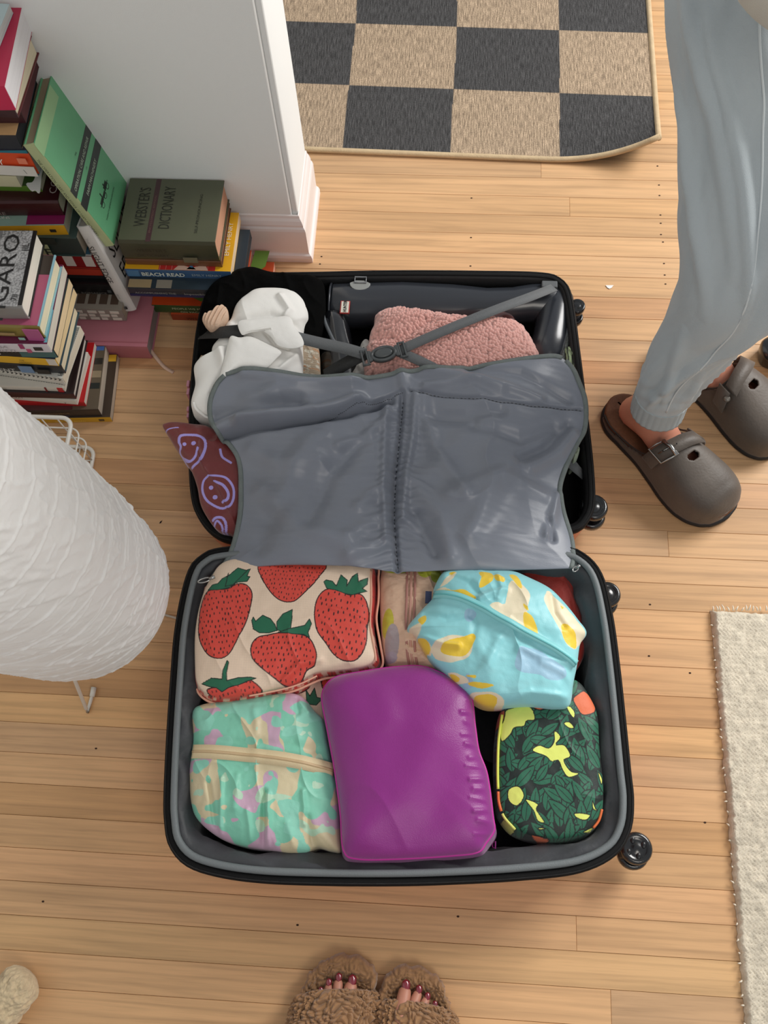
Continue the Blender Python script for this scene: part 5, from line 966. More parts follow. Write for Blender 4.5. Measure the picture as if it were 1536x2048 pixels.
# spiral wire ribs show as raised lines, the paper sags between them
tw = (hm / .062 + A_ / (2 * math.pi) * 1.0 + .35 * np.sin(A_ + 1) + .25 * n2(2, 1.2, 1.5)) % 1
rad = rad + .0016 * np.exp(-((tw - .5) / .04) ** 2) + .0016 * np.abs(tw - .5)
tw2 = (hm / .041 - A_ / (2 * math.pi) * 1.0 + .5 * n2(9, 1.5, 2)) % 1; rad = rad + .0010 * np.exp(-((tw2 - .5) / .05) ** 2) * (n2(5, 2, 3) > .5)
rg = 1 - np.abs(2 * n2(7, 2.2, 9) - 1); rad = rad + .0022 * (rg ** 9) + .0007 * (n2(3, 7, 24) - .5) + .0008 * (1 - np.abs(2 * n2(12, 5, 30) - 1)) ** 9
LV = c0 + ax * hm[..., None] + (e1 * ca[..., None] + e2 * sa[..., None]) * rad[..., None]
def paper():
    m = bpy.data.materials.new('rice_paper'); m.use_nodes = True; nt = m.node_tree; N = nt.nodes; L = nt.links; b = N['Principled BSDF']
    b.inputs['Base Color'].default_value = (*hx('fbfbf9'), 1); b.inputs['Roughness'].default_value = .55
    tr = N.new('ShaderNodeBsdfTranslucent'); tr.inputs[0].default_value = (*hx('f4f4f1'), 1); mx = N.new('ShaderNodeMixShader'); mx.inputs[0].default_value = .22
    tc = N.new('ShaderNodeTexCoord'); n = N.new('ShaderNodeTexNoise'); n.inputs['Scale'].default_value = 60; n.inputs['Detail'].default_value = 5; n.inputs['Distortion'].default_value = 1.2; L.new(tc.outputs['Object'], n.inputs['Vector'])
    bp = N.new('ShaderNodeBump'); bp.inputs['Strength'].default_value = .12; bp.inputs['Distance'].default_value = .002; L.new(n.outputs[0], bp.inputs['Height']); L.new(bp.outputs[0], b.inputs['Normal'])
    L.new(b.outputs[0], mx.inputs[1]); L.new(tr.outputs[0], mx.inputs[2]); L.new(mx.outputs[0], N['Material Output'].inputs[0]); return m
PAPER = paper()
mesh_np('paper_shade', LV.reshape(-1, 3), gridfaces(na, nh, True), PAPER, lampr)
WIRE = mat('white_wire', 'dcd8ce', .4, coat=.2)
mb = MB(); mb.tube([c0 - ax * .001 + (e1 * math.cos(a) + e2 * math.sin(a)) * .131 for a in np.linspace(0, 2 * math.pi, 64, endpoint=False)], .0016, 6, True); mb.build('rim_wire', WIRE, lampr, True)
def wleg(pts, nm='wire_leg'):
    mb = MB(); mb.tube(pts, .0032, 8); return mb.build(nm, WIRE, lampr, True)
f1 = P(175, 1424, .004); f2 = P(187, 1382, .004); t0 = c0 + ax * .25
wleg([t0 + (f1 - t0) * k for k in (0, .5, .97)] + [f1, f1 + (f2 - f1) * .5, f2])
mb = MB(); mb.tube([P(184, 1393, .0055), P(188, 1375, .0055)], [.0045, .005], 10); mb.build('rubber_tip', flat('d9d5cb', .6), lampr, True)
for g in ((-.66, .42, .004), (-.62, .56, .004)):
    g = np.array(g); wleg([t0 + (g - t0) * k for k in (0, .5, 1)] + [g + (.02, .02, 0)])
mb = MB(); mb.tube(spl([P(335, 1226, .003), P(350, 1232, .003), P(380, 1245, .003), P(250, 1180, .003)][:3], 20), .0022, 6); 
mb = MB(); mb.tube(spl([P(200, 1150, .0025), P(260, 1190, .0025), P(310, 1222, .0025), P(352, 1236, .0025), P(400, 1250, .0025)], 40), .0022, 6)
mb.build('power_cord', flat('c9bfae', .5), lampr, True)

# ------------------------------------------------------------------ wire basket
bk = root('wire_basket', (-.75, .76, 0), 'empty white wire basket on the floor behind the paper lamp', 'basket')
def rrect(x0, x1, y0, y1, z, r=.02, n=6):
    o = []
    for cx_, cy_, a0 in ((x1 - r, y1 - r, 0), (x0 + r, y1 - r, 90), (x0 + r, y0 + r, 180), (x1 - r, y0 + r, 270)):
        for k in range(n + 1): a = math.radians(a0 + 90 * k / n); o.append((cx_ + r * math.cos(a), cy_ + r * math.sin(a), z))
    return o
rc = P(140, 840, .12); bc = P(190, 895, .004)
def rect_at(k, r=.016):  # k 0 bottom .. 1 top
    q = bc * (1 - k) + rc * k; return (q[0] - .26 - .01 * k, q[0] + .004 * k, q[1] - .20 - .0 * k, q[1] + .004 * k, .004 + .116 * k)
mb = MB(); x0, x1, y0, y1, z = rect_at(1); mb.tube(rrect(x0, x1, y0, y1, z), .0042, 8, True); mb.build('top_rim', WIRE, bk, True)
mb = MB(); x0, x1, y0, y1, z = rect_at(0); mb.tube(rrect(x0, x1, y0, y1, z), .0040, 8, True); mb.build('base_rim', WIRE, bk, True)
for k in (.33, .66): mb = MB(); x0, x1, y0, y1, z = rect_at(k); mb.tube(rrect(x0, x1, y0, y1, z), .0018, 6, True); mb.build('hoop', WIRE, bk, True)
mb = MB(); T0, B0 = rect_at(1), rect_at(0)
for i in range(1, 9):
    t = i / 9
    for yk in (2, 3): mb.tube([(B0[0] + (B0[1] - B0[0]) * t, B0[yk], B0[4]), (T0[0] + (T0[1] - T0[0]) * t, T0[yk], T0[4])], .0013, 5)
    mb.tube([(B0[0] + (B0[1] - B0[0]) * t, B0[2], B0[4]), (B0[0] + (B0[1] - B0[0]) * t, B0[3], B0[4])], .0013, 5)
for i in range(1, 7):
    t = i / 7
    for xk in (0, 1): mb.tube([(B0[xk], B0[2] + (B0[3] - B0[2]) * t, B0[4]), (T0[xk], T0[2] + (T0[3] - T0[2]) * t, T0[4])], .0013, 5)
    mb.tube([(B0[0], B0[2] + (B0[3] - B0[2]) * t, B0[4]), (B0[1], B0[2] + (B0[3] - B0[2]) * t, B0[4])], .0013, 5)
o = mb.build('wire_mesh', WIRE, bk, True); o['kind'] = 'stuff'

# ------------------------------------------------------------------ small things on the floor
ch = root('plastic_chip', (*P(1219, 573)[:2], 0), 'tiny white half-moon chip lying on the floor above the near clog', 'scrap')
mb = MB(); o_ = PX([(1211, 571), (1227, 571), (1223, 576), (1219, 578), (1215, 576)], .0006); mb.rings([o_, o_ + (0, 0, .001)]); mb.build('chip', flat('e9e9e6', .5), ch)
sk = root('dark_crumb', (*P(321, 1044)[:2], 0), 'tiny black crumb on the floor left of the suitcase', 'scrap')
p = P(321, 1044, .001); mb = MB(); mb.rings([np.array([(p[0] - .002, p[1] - .003, .0005), (p[0] + .001, p[1] - .002, .0005), (p[0] + .003, p[1] + .004, .0005), (p[0] - .001, p[1] + .001, .0005)]), np.array([(p[0] - .001, p[1] - .001, .002), (p[0] + .0005, p[1] - .001, .002), (p[0] + .001, p[1] + .001, .002), (p[0], p[1], .002)])]); mb.build('crumb', flat('1a1412', .8), sk)
kb = root('black_object', (*P(1545, 700)[:2], 0), 'rounded black object at the right edge behind the far clog', 'object')
bag('rounded_body', [(1521, 690), (1526, 680), (1540, 674), (1570, 672), (1590, 700), (1570, 730), (1535, 722), (1523, 708)], .03, .045, .003, RUB, kb, 80, 24, 3, .5, .9, None)
cu = root('boucle_bolster', (*P(30, 1990)[:2], 0), 'rounded end of a cream nubby boucle bolster at the lower left edge', 'cushion')
q = spl([P(-90, 2150, .04), P(-30, 2060, .04), P(20, 1990, .04), P(60, 1946, .04)], 160); nA = 160; R = []
for i in range(160):
    t = q[min(i + 1, 159)] - q[max(i - 1, 0)]; t /= np.linalg.norm(t); s = np.cross(t, [0, 0, 1.]); an = np.linspace(0, 2 * math.pi, nA, endpoint=False)
    e = max(0, (i - 138) / 21.); rr = .031 * math.sqrt(max(1e-4, 1 - e * e)); k = fbm(np.cos(an) * 3 + 7 + i * .06, np.sin(an) * 3 + 7 + i * .07, 5); rr = rr + rr / .04 * (.012 * (k - .5) + .006 * (.5 - worley(np.cos(an) * 5 + 9, i * .12 + np.sin(an) * 5, 3)))
    R.append(q[i] + np.outer(np.cos(an) * rr, s) + np.outer(np.sin(an) * rr, [0, 0, 1.]) + (0, 0, -.004))
R = np.array(R); mesh_np('boucle_cover', R.transpose(1, 0, 2).reshape(-1, 3), gridfaces(nA, 160, True), mat('cream_boucle', 'cdb996', .95, bump=.8, bscale=260, vary=.15, vscale=150, sheen=.3), cu)

# ------------------------------------------------------------------ people
SKIN = mat('skin_tone', 'c98870', .5, bump=.1, bscale=600, vary=.08, vscale=25); SKIN.node_tree.nodes['Principled BSDF'].inputs['Subsurface Weight'].default_value = .12
SKIN.node_tree.nodes['Principled BSDF'].inputs['Subsurface Radius'].default_value = (.01, .004, .002)
def try_skin(name, verts, edges, m, parent, rootv=0, lv=2):
    me = bpy.data.meshes.new(name); ob = bpy.data.objects.new(name, me); o0 = np.array(parent.location)
    me.from_pydata([tuple(np.array(v[:3], float) - o0) for v in verts], edges, []); C.objects.link(ob); ob.parent = parent
    bm = __import__('bmesh').new(); bm.from_mesh(me); ly = bm.verts.layers.skin.verify(); bm.verts.ensure_lookup_table()
    for i, v in enumerate(verts): bm.verts[i][ly].radius = (v[3], v[4] if len(v) > 4 else v[3]); bm.verts[i][ly].use_root = (i in rootv if isinstance(rootv, list) else i == rootv)
    bm.to_mesh(me); bm.free()
    k = ob.modifiers.new('skin', 'SKIN'); k.use_smooth_shade = True; s = ob.modifiers.new('sub', 'SUBSURF'); s.levels = s.render_levels = lv; me.materials.append(m); return ob

pr = root('person', (.46, .92, 0), 'standing person in pale grey sweatpants, white top and taupe leather clogs', 'person')
TOE = np.array([.64, -.77, 0]); TOE /= np.linalg.norm(TOE); SIDE = np.array([-TOE[1], TOE[0], 0])   # SIDE points to the person's left
H1 = P(1232, 806, .03); H1[2] = 0
T2 = np.array([.74, -.67, 0]); T2 /= np.linalg.norm(T2); S2 = np.array([-T2[1], T2[0], 0])
def foot_pts(H, ank):
    f = lambda l, s, z: H + (TOE if ank is None else T2) * l + (SIDE if ank is None else S2) * s + np.array([0, 0, z]); return f
hip = P(1490, -260, .84); knee1 = P(1478, 560, .48); ank1 = H1 + TOE * .065 + np.array([0, 0, .105])
H2 = P(1424, 777, .07); H2[2] = 0; H2 = H2 - T2 * .131 + S2 * .034; ank2 = H2 + T2 * .065 + np.array([0, 0, .105]); knee2 = ank2 + np.array([.01, .06, .37])
f = foot_pts(H1, None); g = foot_pts(H2, 1)
vs = [(*(hip + (.08, .04, .04)), .09, .08), (*hip, .075), (*knee1, .045), (*(ank1 * .6 + P(1350, 735, .25) * .4), .034), (*ank1, .033, .036), (*f(.055, 0, .062), .036), (*f(.02, 0, .045), .030), (*f(.13, 0, .058), .034, .030), (*f(.19, 0, .042), .040, .022), (*f(.25, 0, .036), .035, .016),
      (*(hip + (.16, .10, 0)), .075), (*knee2, .045), (*(ank2 * .6 + knee2 * .4), .036), (*ank2, .033, .036), (*g(.055, 0, .062), .036), (*g(.02, 0, .045), .030), (*g(.13, 0, .058), .034, .030), (*g(.19, 0, .042), .040, .022), (*g(.25, 0, .036), .035, .016),
      (*(hip + (.10, -.02, .30)), .10, .09), (*(hip + (.08, -.06, .50)), .10, .09)]
ed = [(0, 1), (1, 2), (2, 3), (3, 4), (4, 5), (5, 6), (4, 7), (7, 8), (8, 9), (0, 10), (10, 11), (11, 12), (12, 13), (13, 14), (14, 15), (13, 16), (16, 17), (17, 18), (0, 19), (19, 20)]
try_skin('body', vs, ed, SKIN, pr)
TRO = mat('grey_sweatpants', 'adb6ba', .85, bump=.35, bscale=900, vary=.03, vscale=10, sheen=.15)
FOLDS = [(.86, 5.75, .42, 4.95, .13, .013), (.80, 5.35, .40, 4.75, .10, .011), (.70, 6.2, .36, 5.4, .14, .012), (1.0, 5.1, .66, 4.55, .14, .014), (.97, 4.75, .72, 4.4, .10, .010), (.60, 5.0, .36, 4.6, .08, .008), (.52, 4.4, .30, 3.9, .16, .010), (.40, 4.2, .18, 4.5, .14, .008), (.32, 5.6, .12, 5.1, .14, .008), (.22, 4.5, .08, 4.1, .12, .006), (.20, 5.2, .07, 4.9, .10, .005)]
def leg(name, cl, ra, seed, parent, ncuff=True):
    p = spl(cl, 320); rr = np.interp(np.linspace(0, 1, 320), np.linspace(0, 1, len(ra)), ra); n = 180; R = []
    an = np.linspace(0, 2 * math.pi, n, endpoint=False)
    for i in range(320):
        t = p[min(i + 1, 319)] - p[max(i - 1, 0)]; t /= np.linalg.norm(t); s = np.cross(t, [0, 1, 0.]); s /= np.linalg.norm(s); u = np.cross(s, t)
        x = i / 320
        # long diagonal pulls and compression folds above the cuff
        wv = .013 * (1 - np.abs(2 * fbm(np.cos(an + x * 2.6) * 1.0 + 4, np.sin(an + x * 2.6) * 1.0 + 4 + x * 1.5, seed) - 1)) ** 4 + .004 * (fbm(np.cos(an + x * 2) * 2 + 4, np.sin(an + x * 2) * 2 + 4 + x * 3, seed + 2) - .5) + .006 * (fbm(np.cos(an) * 2.5 + 3 + x * 4, np.sin(an) * 2.5 + x * 7, seed + 3) - .5)
        lo = math.exp(-((x - .085) / .05) ** 2); wv = wv + lo * .0014 * np.sin(x * 150 + 3 * np.sin(an + 1) + 2 * np.cos(2 * an)) + .5 * lo * .006 * (fbm(np.cos(an) * 3 + 4, x * 40 + 0 * an, seed + 7) - .5)
        for (x0_, a0_, x1_, a1_, wd_, am_) in FOLDS:
            if min(x0_, x1_) - .04 < x < max(x0_, x1_) + .04:
                t_ = (x - x0_) / (x1_ - x0_); da = (an - (a0_ + (a1_ - a0_) * t_) + math.pi) % (2 * math.pi) - math.pi; wv = wv + am_ * math.sin(max(0, min(1, t_)) * math.pi) ** .7 * np.exp(-(da / wd_) ** 2)
        fade = min(1, max(0, (i - 16) / 14.)) if ncuff else 1
        r_ = rr[i] + wv * fade
        R.append(p[i] + np.outer(np.cos(an) * r_, s) + np.outer(np.sin(an) * r_, u))
    R = np.array(R); o = mesh_np(name, R.transpose(1, 0, 2).reshape(-1, 3), gridfaces(n, 320, True), TRO, parent); solid(o, .003)
    return R, p
ck = ank1 + (-.003, .008, .030)
R1, p1 = leg('trouser_leg', PX([(1314, 822, .125), (1323, 797, .16), (1350, 735, .25), (1412, 645, .37), (1468, 560, .48), (1492, 400, .58), (1500, 200, .67), (1492, 0, .75), (1485, -350, .87)]),
             [.043, .044, .056, .068, .078, .082, .085, .090, .098], 3, pr)
ck2 = ank2 + (-.003, .008, .050)
R2, p2 = leg('trouser_leg', [ck2, ck2 + (0, 0, .03), (ck2 * .75 + knee2 * .25), (ck2 * .5 + knee2 * .5), knee2, (knee2 * .5 + hip * .5) + (.08, .05, 0), hip + (.15, .10, 0), hip + (.13, .08, .08)], [.043, .044, .056, .068, .080, .090, .098, .108, .118], 6, pr)
def seam(R, a0, a1, name='side_seam'):
    m = 90; ii = np.linspace(22, 300, m).astype(int); pts = []
    for k, i in enumerate(ii):
        a = (a0 + (a1 - a0) * k / m) % (2 * math.pi); j = int(a / (2 * math.pi) * 180) % 180; c = R[i].mean(0); d = R[i][j] - c; pts.append(R[i][j] + d / np.linalg.norm(d) * .0034)
    pts = np.array(pts); 
    for _ in range(3): pts[1:-1] = (pts[:-2] + pts[1:-1] + pts[2:]) / 3
    pts = pts + 0
    mb = MB(); mb.tube(pts, .0016, 6); return mb.build(name, mat('seam_thread', 'c9d0d2', .7), pr, True)
SEAM_A = (4.78, 4.62)
seam(R1, *SEAM_A); seam(R2, *SEAM_A)
for Rr in (R1, R2):
    cf = Rr[0:17].copy(); cen = cf.mean(1, keepdims=True); an = np.arange(180); cf = cen + (cf - cen) * (1.02 + .012 * np.sin(an * .9))[None, :, None]
    o = mesh_np('ribbed_cuff', cf.transpose(1, 0, 2).reshape(-1, 3), gridfaces(180, 17, True), mat('cuff_rib', 'a3abad', .9, bump=.3, bscale=900), pr); solid(o, .003)
# white top hanging over the hips
TEE = mat('white_tee', 'd9d7cc', .85, bump=.2, bscale=600)
tc_ = np.array([.495, .985, .92]); R = []; an = np.linspace(0, 2 * math.pi, 80, endpoint=False)
for k, (z, rx_, ry_, oy) in enumerate(((.0, .21, .175, 0), (.06, .21, .175, -.0), (.2, .20, .165, -.01), (.35, .21, .16, -.02), (.45, .21, .15, -.03))):
    R.append(np.stack([tc_[0] + rx_ * np.cos(an), tc_[1] + oy + ry_ * np.sin(an), tc_[2] + z + .012 * np.sin(an * 3) * (k == 0)], -1))
mb = MB(); mb.rings(R, (False, False)); o = mb.build('white_top', TEE, pr, True); solid(o, .003); 

# clogs
LEA = mat('taupe_oiled_leather', '50473f', .55, bump=.25, bscale=220, vary=.28, vscale=12, sheen=.1)
SOLEM = mat('black_eva_sole', '1b1b1c', .7, bump=.2, bscale=300); CORK = mat('cork_footbed', '6b4228', .7, bump=.3, bscale=500, vary=.15, vscale=200)
def clog(H, mirror, buckle, TOE, SIDE):
    cr_ = bpy.data.objects.new('clog', None); C.objects.link(cr_); cr_.parent = pr; cr_.location = Vector(H) - pr.location
    base_ = H
    LN = .300; st_ = .5 - .5 * np.cos(np.linspace(0, math.pi, 60))
    def smi(x, xp, fp):
        xp = np.array(xp); fp = np.array(fp, float); m_ = np.gradient(fp, xp); x = np.asarray(x, float); k = np.clip(np.searchsorted(xp, x) - 1, 0, len(xp) - 2); h = xp[k + 1] - xp[k]; t = (x - xp[k]) / h
        return (2 * t ** 3 - 3 * t ** 2 + 1) * fp[k] + (t ** 3 - 2 * t ** 2 + t) * h * m_[k] + (-2 * t ** 3 + 3 * t ** 2) * fp[k + 1] + (t ** 3 - t ** 2) * h * m_[k + 1]
    def hw(t, s):  # half width, s>0 = person's left
        a = smi(t, [0, .01, .04, .1, .25, .4, .55, .7, .82, .91, .96, .99, 1], [.004, .013, .026, .036, .037, .036, .043, .053, .0555, .048, .036, .019, .004]); return a
    def cen(t): return (-.006 * np.sin(t * math.pi) + (.010 * t ** 3)) * mirror
    def W3(l, s, z): return base_ + TOE * l + SIDE * s + np.array([0, 0, z])
    out = []
    for t in st_: out.append((t * LN - .01, cen(t) + hw(t, 1)))
    for t in st_[::-1][1:-1]: out.append((t * LN - .01, cen(t) - hw(t, -1)))
    def ring(z, k, dl=0): return np.array([W3(l + dl, s * k, z) for l, s in out])
    def rs(o_, z, grow): 
        q = np.array([[l, s, 0] for l, s in o_]); q = inset(q, -grow); return np.array([W3(l, s, z) for l, s, _ in q])
    def child(mb, nm, m, sm=True):
        V = np.array(mb.v) - np.array(base_); me = mesh_np(nm, V, mb.f, m, None, sm); me.parent = cr_; return me
    mb = MB(); mb.rings([rs(out, .0, .002), rs(out, .004, .006), rs(out, .012, .006), rs(out, .015, .003)]); child(mb, 'sole', SOLEM)
    mb = MB(); mb.rings([rs(out, .015, .001), rs(out, .026, .002), rs(out, .036, .0025), rs(out, .038, -.002), rs(out, .034, -.012)]); child(mb, 'cork_footbed', CORK)
    # leather upper
    nl, ns = 130, 90; TT = np.linspace(.05, 1, nl); SS = np.linspace(-1, 1, ns)
    T_, S_ = np.meshgrid(TT, SS, indexing='ij')
    w2 = smi(TT, [0, .01, .04, .1, .25, .4, .55, .7, .82, .91, .96, .99, 1], [.006, .016, .030, .040, .042, .042, .049, .059, .061, .053, .041, .024, .008])[:, None]
    hgt = smi(TT, [.05, .25, .42, .54, .62, .75, .87, .94, 1], [.045, .054, .072, .084, .080, .068, .057, .046, .016])[:, None]
    ang = S_ * math.pi / 2; lat = np.sign(np.sin(ang)) * np.abs(np.sin(ang)) ** .85 * w2; zz = .013 + (hgt + .012) * np.abs(np.cos(ang)) ** .62
    zz = zz
    l_ = T_ * LN * 1.012 - .0115; s_ = cen(T_) + lat
    V = base_ + TOE * l_[..., None] + SIDE * s_[..., None] + np.array([0, 0, 1.]) * zz[..., None]
    # opening: rear sides fall to the footbed, notch at the instep, one round hole
    F = gridfaces(nl, ns); tc2 = T_.reshape(-1)[F].mean(1); sc2 = S_.reshape(-1)[F].mean(1)
    lim = np.interp(tc2, [.05, .15, .30, .42, .50, .53], [.97, .95, .93, .84, .62, .0]); keep = ~((np.abs(sc2) < lim) & (tc2 < .53))
    notch = (((sc2 - .05) / .16) ** 2 + ((tc2 - .53) / .045) ** 2 < 1); hole = (((sc2 - .02) / .10) ** 2 + ((tc2 - .645) / .024) ** 2 < 1)
    keep &= ~notch & ~hole
    Fk = F[keep]; used = np.unique(Fk); mp_ = np.full(nl * ns, -1); mp_[used] = np.arange(len(used)); Vk = V.reshape(-1, 3)[used] - base_
    o = mesh_np('leather_upper', Vk, mp_[Fk], LEA, None); o.parent = cr_; solid(o, .003, -1); sm = o.modifiers.new('smooth', 'SMOOTH'); sm.factor = .5; sm.iterations = 2
    def onup(t, s, off=.002):
        w_ = np.interp(t, TT, w2[:, 0]); h_ = np.interp(t, TT, hgt[:, 0]); a = s * math.pi / 2
        return W3(t * LN - .01, cen(t) + np.sign(math.sin(a)) * abs(math.sin(a)) ** .85 * w_, .028 + h_ * abs(math.cos(a)) ** .62) + (0, 0, off * .8) + SIDE * off * math.sin(a) - 0
    # strap across the instep with its end past the hole
    def strip(nm, t0_, t1_, s0, s1, off, m, n=40):
        mb = MB(); A2 = [onup(t0_ + .07 * s * mirror, s, off) for s in np.linspace(s0, s1, n)]; B2 = [onup(t1_ + .07 * s * mirror, s, off) for s in np.linspace(s0, s1, n)]
        V = np.array([x for ab in zip(A2, B2) for x in ab]); o = mesh_np(nm, V - base_, gridfaces(n, 2), m, None); o.parent = cr_; solid(o, .003, 0); return o
    strip('strap', .50, .595, -.88 if buckle else .95, .42 if buckle else -.45, .0045, LEA)
    strip('strap_loop', .46, .55, .45 if buckle else -.9, .85 if buckle else -.5, .004, LEA, 16)
    if buckle:
        def fr(t, s): return onup(t + .068 + .07 * s, s, .0075)
        mb = MB(); mb.tube([fr(.42, -.60), fr(.42, -.40), fr(.42, -.20), fr(.54, -.20), fr(.54, -.40), fr(.54, -.60)], .0018, 6, True); child(mb, 'buckle', mat('steel_buckle', 'a8a8a6', .25, metal=1.))
        mb = MB(); mb.tube([fr(.42, -.24), fr(.48, -.22), fr(.54, -.24)], .0036, 8); child(mb, 'buckle', mat('steel_buckle', 'a8a8a6', .25, metal=1.))
        mb = MB(); mb.tube([fr(.48, -.52), fr(.48, -.24)], .001, 5); child(mb, 'buckle_pin', mat('steel_buckle', 'a8a8a6', .25, metal=1.))
        for s in (-.40, -.1):
            mb = MB(); p_ = onup(.548 + .07 * s, s, .007); mb.tube([p_ - (0, 0, .001), p_ + (0, 0, .0006)], .0013, 8); child(mb, 'punch_hole', flat('17130f', .8))
    else:
        p_ = onup(.59, -.62, .005); mb = MB(); mb.tube([p_ - (0, 0, .001), p_ + (-.001, -.001, .002)], [.0062, .0055], 18); child(mb, 'rivet', mat('dull_rivet', '7c776f', .4, metal=.6))
    pts = [onup(t, lim_, .001) for t, lim_ in [(.06, -.97), (.15, -.95), (.30, -.93), (.42, -.84), (.50, -.62), (.525, -.3), (.53, -.12)]]; pts2 = [onup(t, lim_, .001) for t, lim_ in [(.06, .97), (.15, .95), (.30, .93), (.42, .84), (.50, .62), (.525, .4), (.53, .24)]]
    for q_ in (pts, pts2): mb = MB(); mb.tube(spl(q_, 40), .0018, 6); child(mb, 'edge_roll', mat('dark_leather_edge', '2d2622', .6))
    return cr_
clog(H1, 1, True, TOE, SIDE); clog(H2, -1, False, T2, S2)

# viewer's feet in fluffy slippers
vp = root('person', (-.115, -.14, 0), 'viewer looking down at their own feet in brown fluffy open-toe slippers', 'person')
SK2 = mat('warm_skin', 'b9806a', .5, bump=.1, bscale=600, vary=.06, vscale=30)
def toes(sgn, cx_):
    # big toe on the inner side; positions from tip to root
    defs = [((.018), -.062, .0100), (.0005, -.062, .0075), (-.0125, -.068, .0066), (-.024, -.076, .0060), (-.034, -.085, .0055)]
    return defs
FT = {1: [(705, 1956), (678, 1950), (658, 1960), (642, 1976), (628, 1992)], -1: [(812, 1966), (838, 1974), (855, 1988), (870, 2004), (883, 2020)]}
ankv = {1: np.array([-.125, -.30, .10]), -1: np.array([-.005, -.30, .10])}
vs = []; ed = []; NL = []; KN = []
for s in (1, -1):
    b0 = len(vs); kn_ = ankv[s] + (0, -.04, .36)
    KN.append(b0); vs += [(*(kn_ + (0, -.01, .03)), .050), (*kn_, .052), (*(ankv[s] + (0, -.01, .14)), .046), (*ankv[s], .032, .034), (*(ankv[s] + (0, -.045, -.05)), .028), (*(ankv[s] + (0, .08, -.032)), .030, .026), (*(ankv[s] + (0, .14, -.045)), .030, .018)]
    ed += [(b0, b0 + 1), (b0 + 1, b0 + 2), (b0 + 2, b0 + 3), (b0 + 3, b0 + 4), (b0 + 3, b0 + 5), (b0 + 5, b0 + 6)]
    for k, (u, v) in enumerate(FT[s]):
        r = (.0120, .0088, .0078, .0068, .0062)[k]; tip = P(u, v + 4, .036); rt = ankv[s] + (s * (.018 - .0105 * k) , .155, -.052); n_ = len(vs)
        mid = tip * .55 + rt * .45 + (0, 0, .004)
        vs += [(*rt, r * .95), (*mid, r), (*(tip + (0, -.002, 0)), r * .82)]; ed += [(b0 + 6, n_), (n_, n_ + 1), (n_ + 1, n_ + 2)]
        NL.append((tip, r))
try_skin('body', vs, ed, SK2, vp, KN, 2)
NAIL = mat('burgundy_nail_polish', '7c1a2c', .12, coat=1.)
for tip, r in NL:
    mb = MB(); R = []
    for i in range(7):
        y = -1 + 2 * i / 6; ww = math.sqrt(max(0, 1 - abs(y) ** 3)) * r * .60 + .0003
        R.append(np.array([(tip[0] + ww * math.sin(a), tip[1] + .000 + y * r * .66, tip[2] + r * .74 * math.cos(a) * .95 - .18 * r * y + .0006) for a in np.linspace(-.95, .95, 9)]))
    mb.rings(R, (False, False), False); o = mb.build('toenail', NAIL, vp, True); solid(o, .001, 0)
def paint_s(X, Y, Z):
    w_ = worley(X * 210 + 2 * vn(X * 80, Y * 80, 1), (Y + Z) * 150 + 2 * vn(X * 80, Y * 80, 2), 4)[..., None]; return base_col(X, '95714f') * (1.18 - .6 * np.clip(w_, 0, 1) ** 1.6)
FUR = mat('brown_teddy_fur', attr=True, rough=.95, sheen=.4, bump=.5, bscale=700, spec=.1)
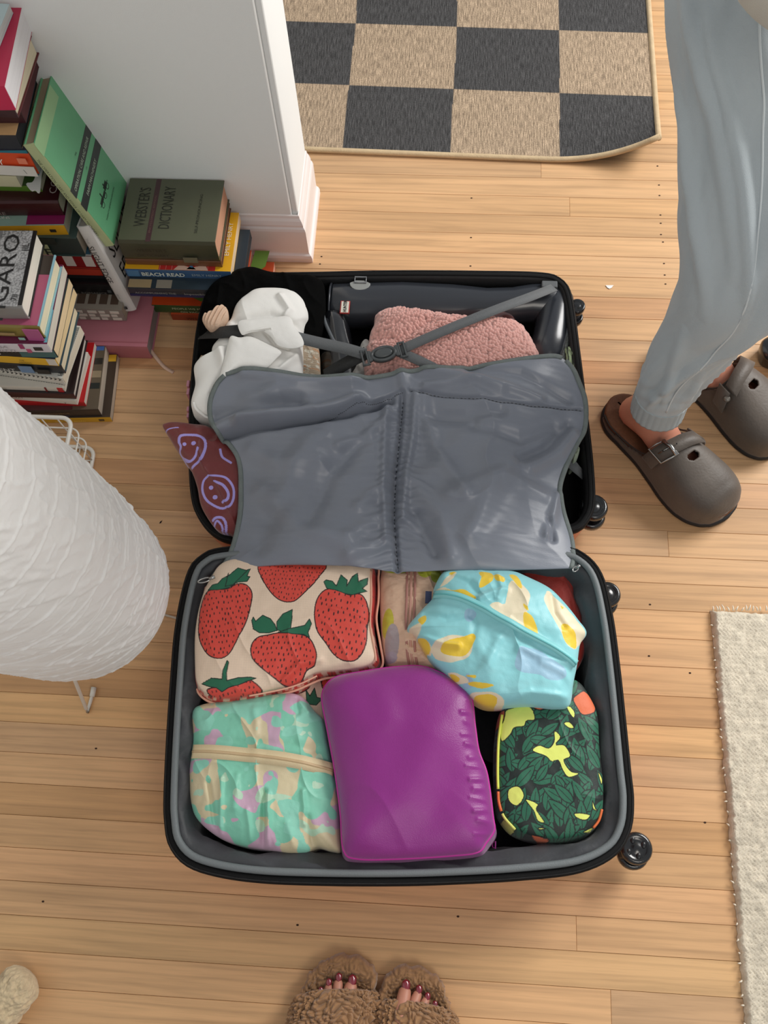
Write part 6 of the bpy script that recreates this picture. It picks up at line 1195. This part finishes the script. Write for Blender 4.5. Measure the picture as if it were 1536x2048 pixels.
def slipper(s, cu_, tipv, wd):
    sl = bpy.data.objects.new('slipper', None); C.objects.link(sl); sl.parent = vp; tp = P(cu_, tipv, .02); o0 = np.array([tp[0], tp[1], 0]); sl.location = Vector(o0) - vp.location
    Ls_ = .275; LEAN = -.0 * s
    def outl(t): return wd * np.interp(t, [0, .02, .05, .10, .18, .32, .5, .7, .85, .95, 1], [.16, .44, .64, .82, .95, 1, .93, .80, .80, .62, .1])
    def cx2(t): return (-s) * (.048 * t - .004) 
    na_, nr_ = 420, 110
    tt = np.r_[np.linspace(0, 1, 60), np.linspace(1, 0, 60)[1:-1]]; sg_ = np.r_[np.ones(60), -np.ones(58)]
    out = [(o0[0] + cx2(t) + sg * outl(t), o0[1] - t * Ls_, .03) for t, sg in zip(tt, sg_)]
    def dfur(X, Y): return .0075 * (.5 - worley(X * 210 + 2 * vn(X * 80, Y * 80, 1), Y * 210 + 2 * vn(X * 80, Y * 80, 2), 4))
    def wr(X, Y):
        lx = (X - o0[0] - cx2((o0[1] - Y) / Ls_)) / np.maximum(outl(np.clip((o0[1] - Y) / Ls_, 0, 1)), .01); inner = np.clip(1.25 - np.abs(lx) * 1.45, 0, 1)
        ty = np.clip(((o0[1] - Y) - .022) / .015, 0, 1); return dfur(X, Y) - .016 * inner ** .5 * ty
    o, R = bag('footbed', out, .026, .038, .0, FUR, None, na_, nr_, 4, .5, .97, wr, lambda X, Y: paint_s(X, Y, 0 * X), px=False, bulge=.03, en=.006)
    me = o.data; Vv = np.empty(len(me.vertices) * 3, np.float32); me.vertices.foreach_get('co', Vv); Vv = Vv.reshape(-1, 3) - o0; me.vertices.foreach_set('co', Vv.astype(np.float32).ravel()); o.parent = sl
    # band over the foot
    nl_, ns_ = 240, 300; L1 = np.linspace(0, 1, nl_)[:, None]; A1 = np.linspace(-1, 1, ns_)[None, :]
    y_ = o0[1] - (.046 + .125 * L1) - .010 * A1 ** 2 * (1 - L1) + s * .006 * A1 * (1 - L1); t_ = (o0[1] - y_) / Ls_
    w_ = outl(t_) * 1.04 + .003; hh = .046 + .016 * L1; a_ = A1 * math.pi / 2
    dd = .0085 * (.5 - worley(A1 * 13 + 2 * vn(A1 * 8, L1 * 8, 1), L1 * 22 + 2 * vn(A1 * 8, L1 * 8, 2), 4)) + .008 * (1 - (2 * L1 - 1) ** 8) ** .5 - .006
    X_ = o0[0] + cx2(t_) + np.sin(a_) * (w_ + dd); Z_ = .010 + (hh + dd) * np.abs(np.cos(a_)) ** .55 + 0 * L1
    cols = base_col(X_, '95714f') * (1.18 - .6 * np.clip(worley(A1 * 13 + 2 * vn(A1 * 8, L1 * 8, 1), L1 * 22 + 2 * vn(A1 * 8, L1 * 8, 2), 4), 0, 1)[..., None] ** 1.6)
    V = np.stack([X_, y_ + 0 * A1 + .3 * dd * 0, Z_], -1) - o0
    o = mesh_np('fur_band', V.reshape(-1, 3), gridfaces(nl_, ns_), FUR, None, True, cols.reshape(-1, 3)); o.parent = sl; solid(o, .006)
    return sl
slipper(1, 690, 1909, .060); slipper(-1, 826, 1932, .057)
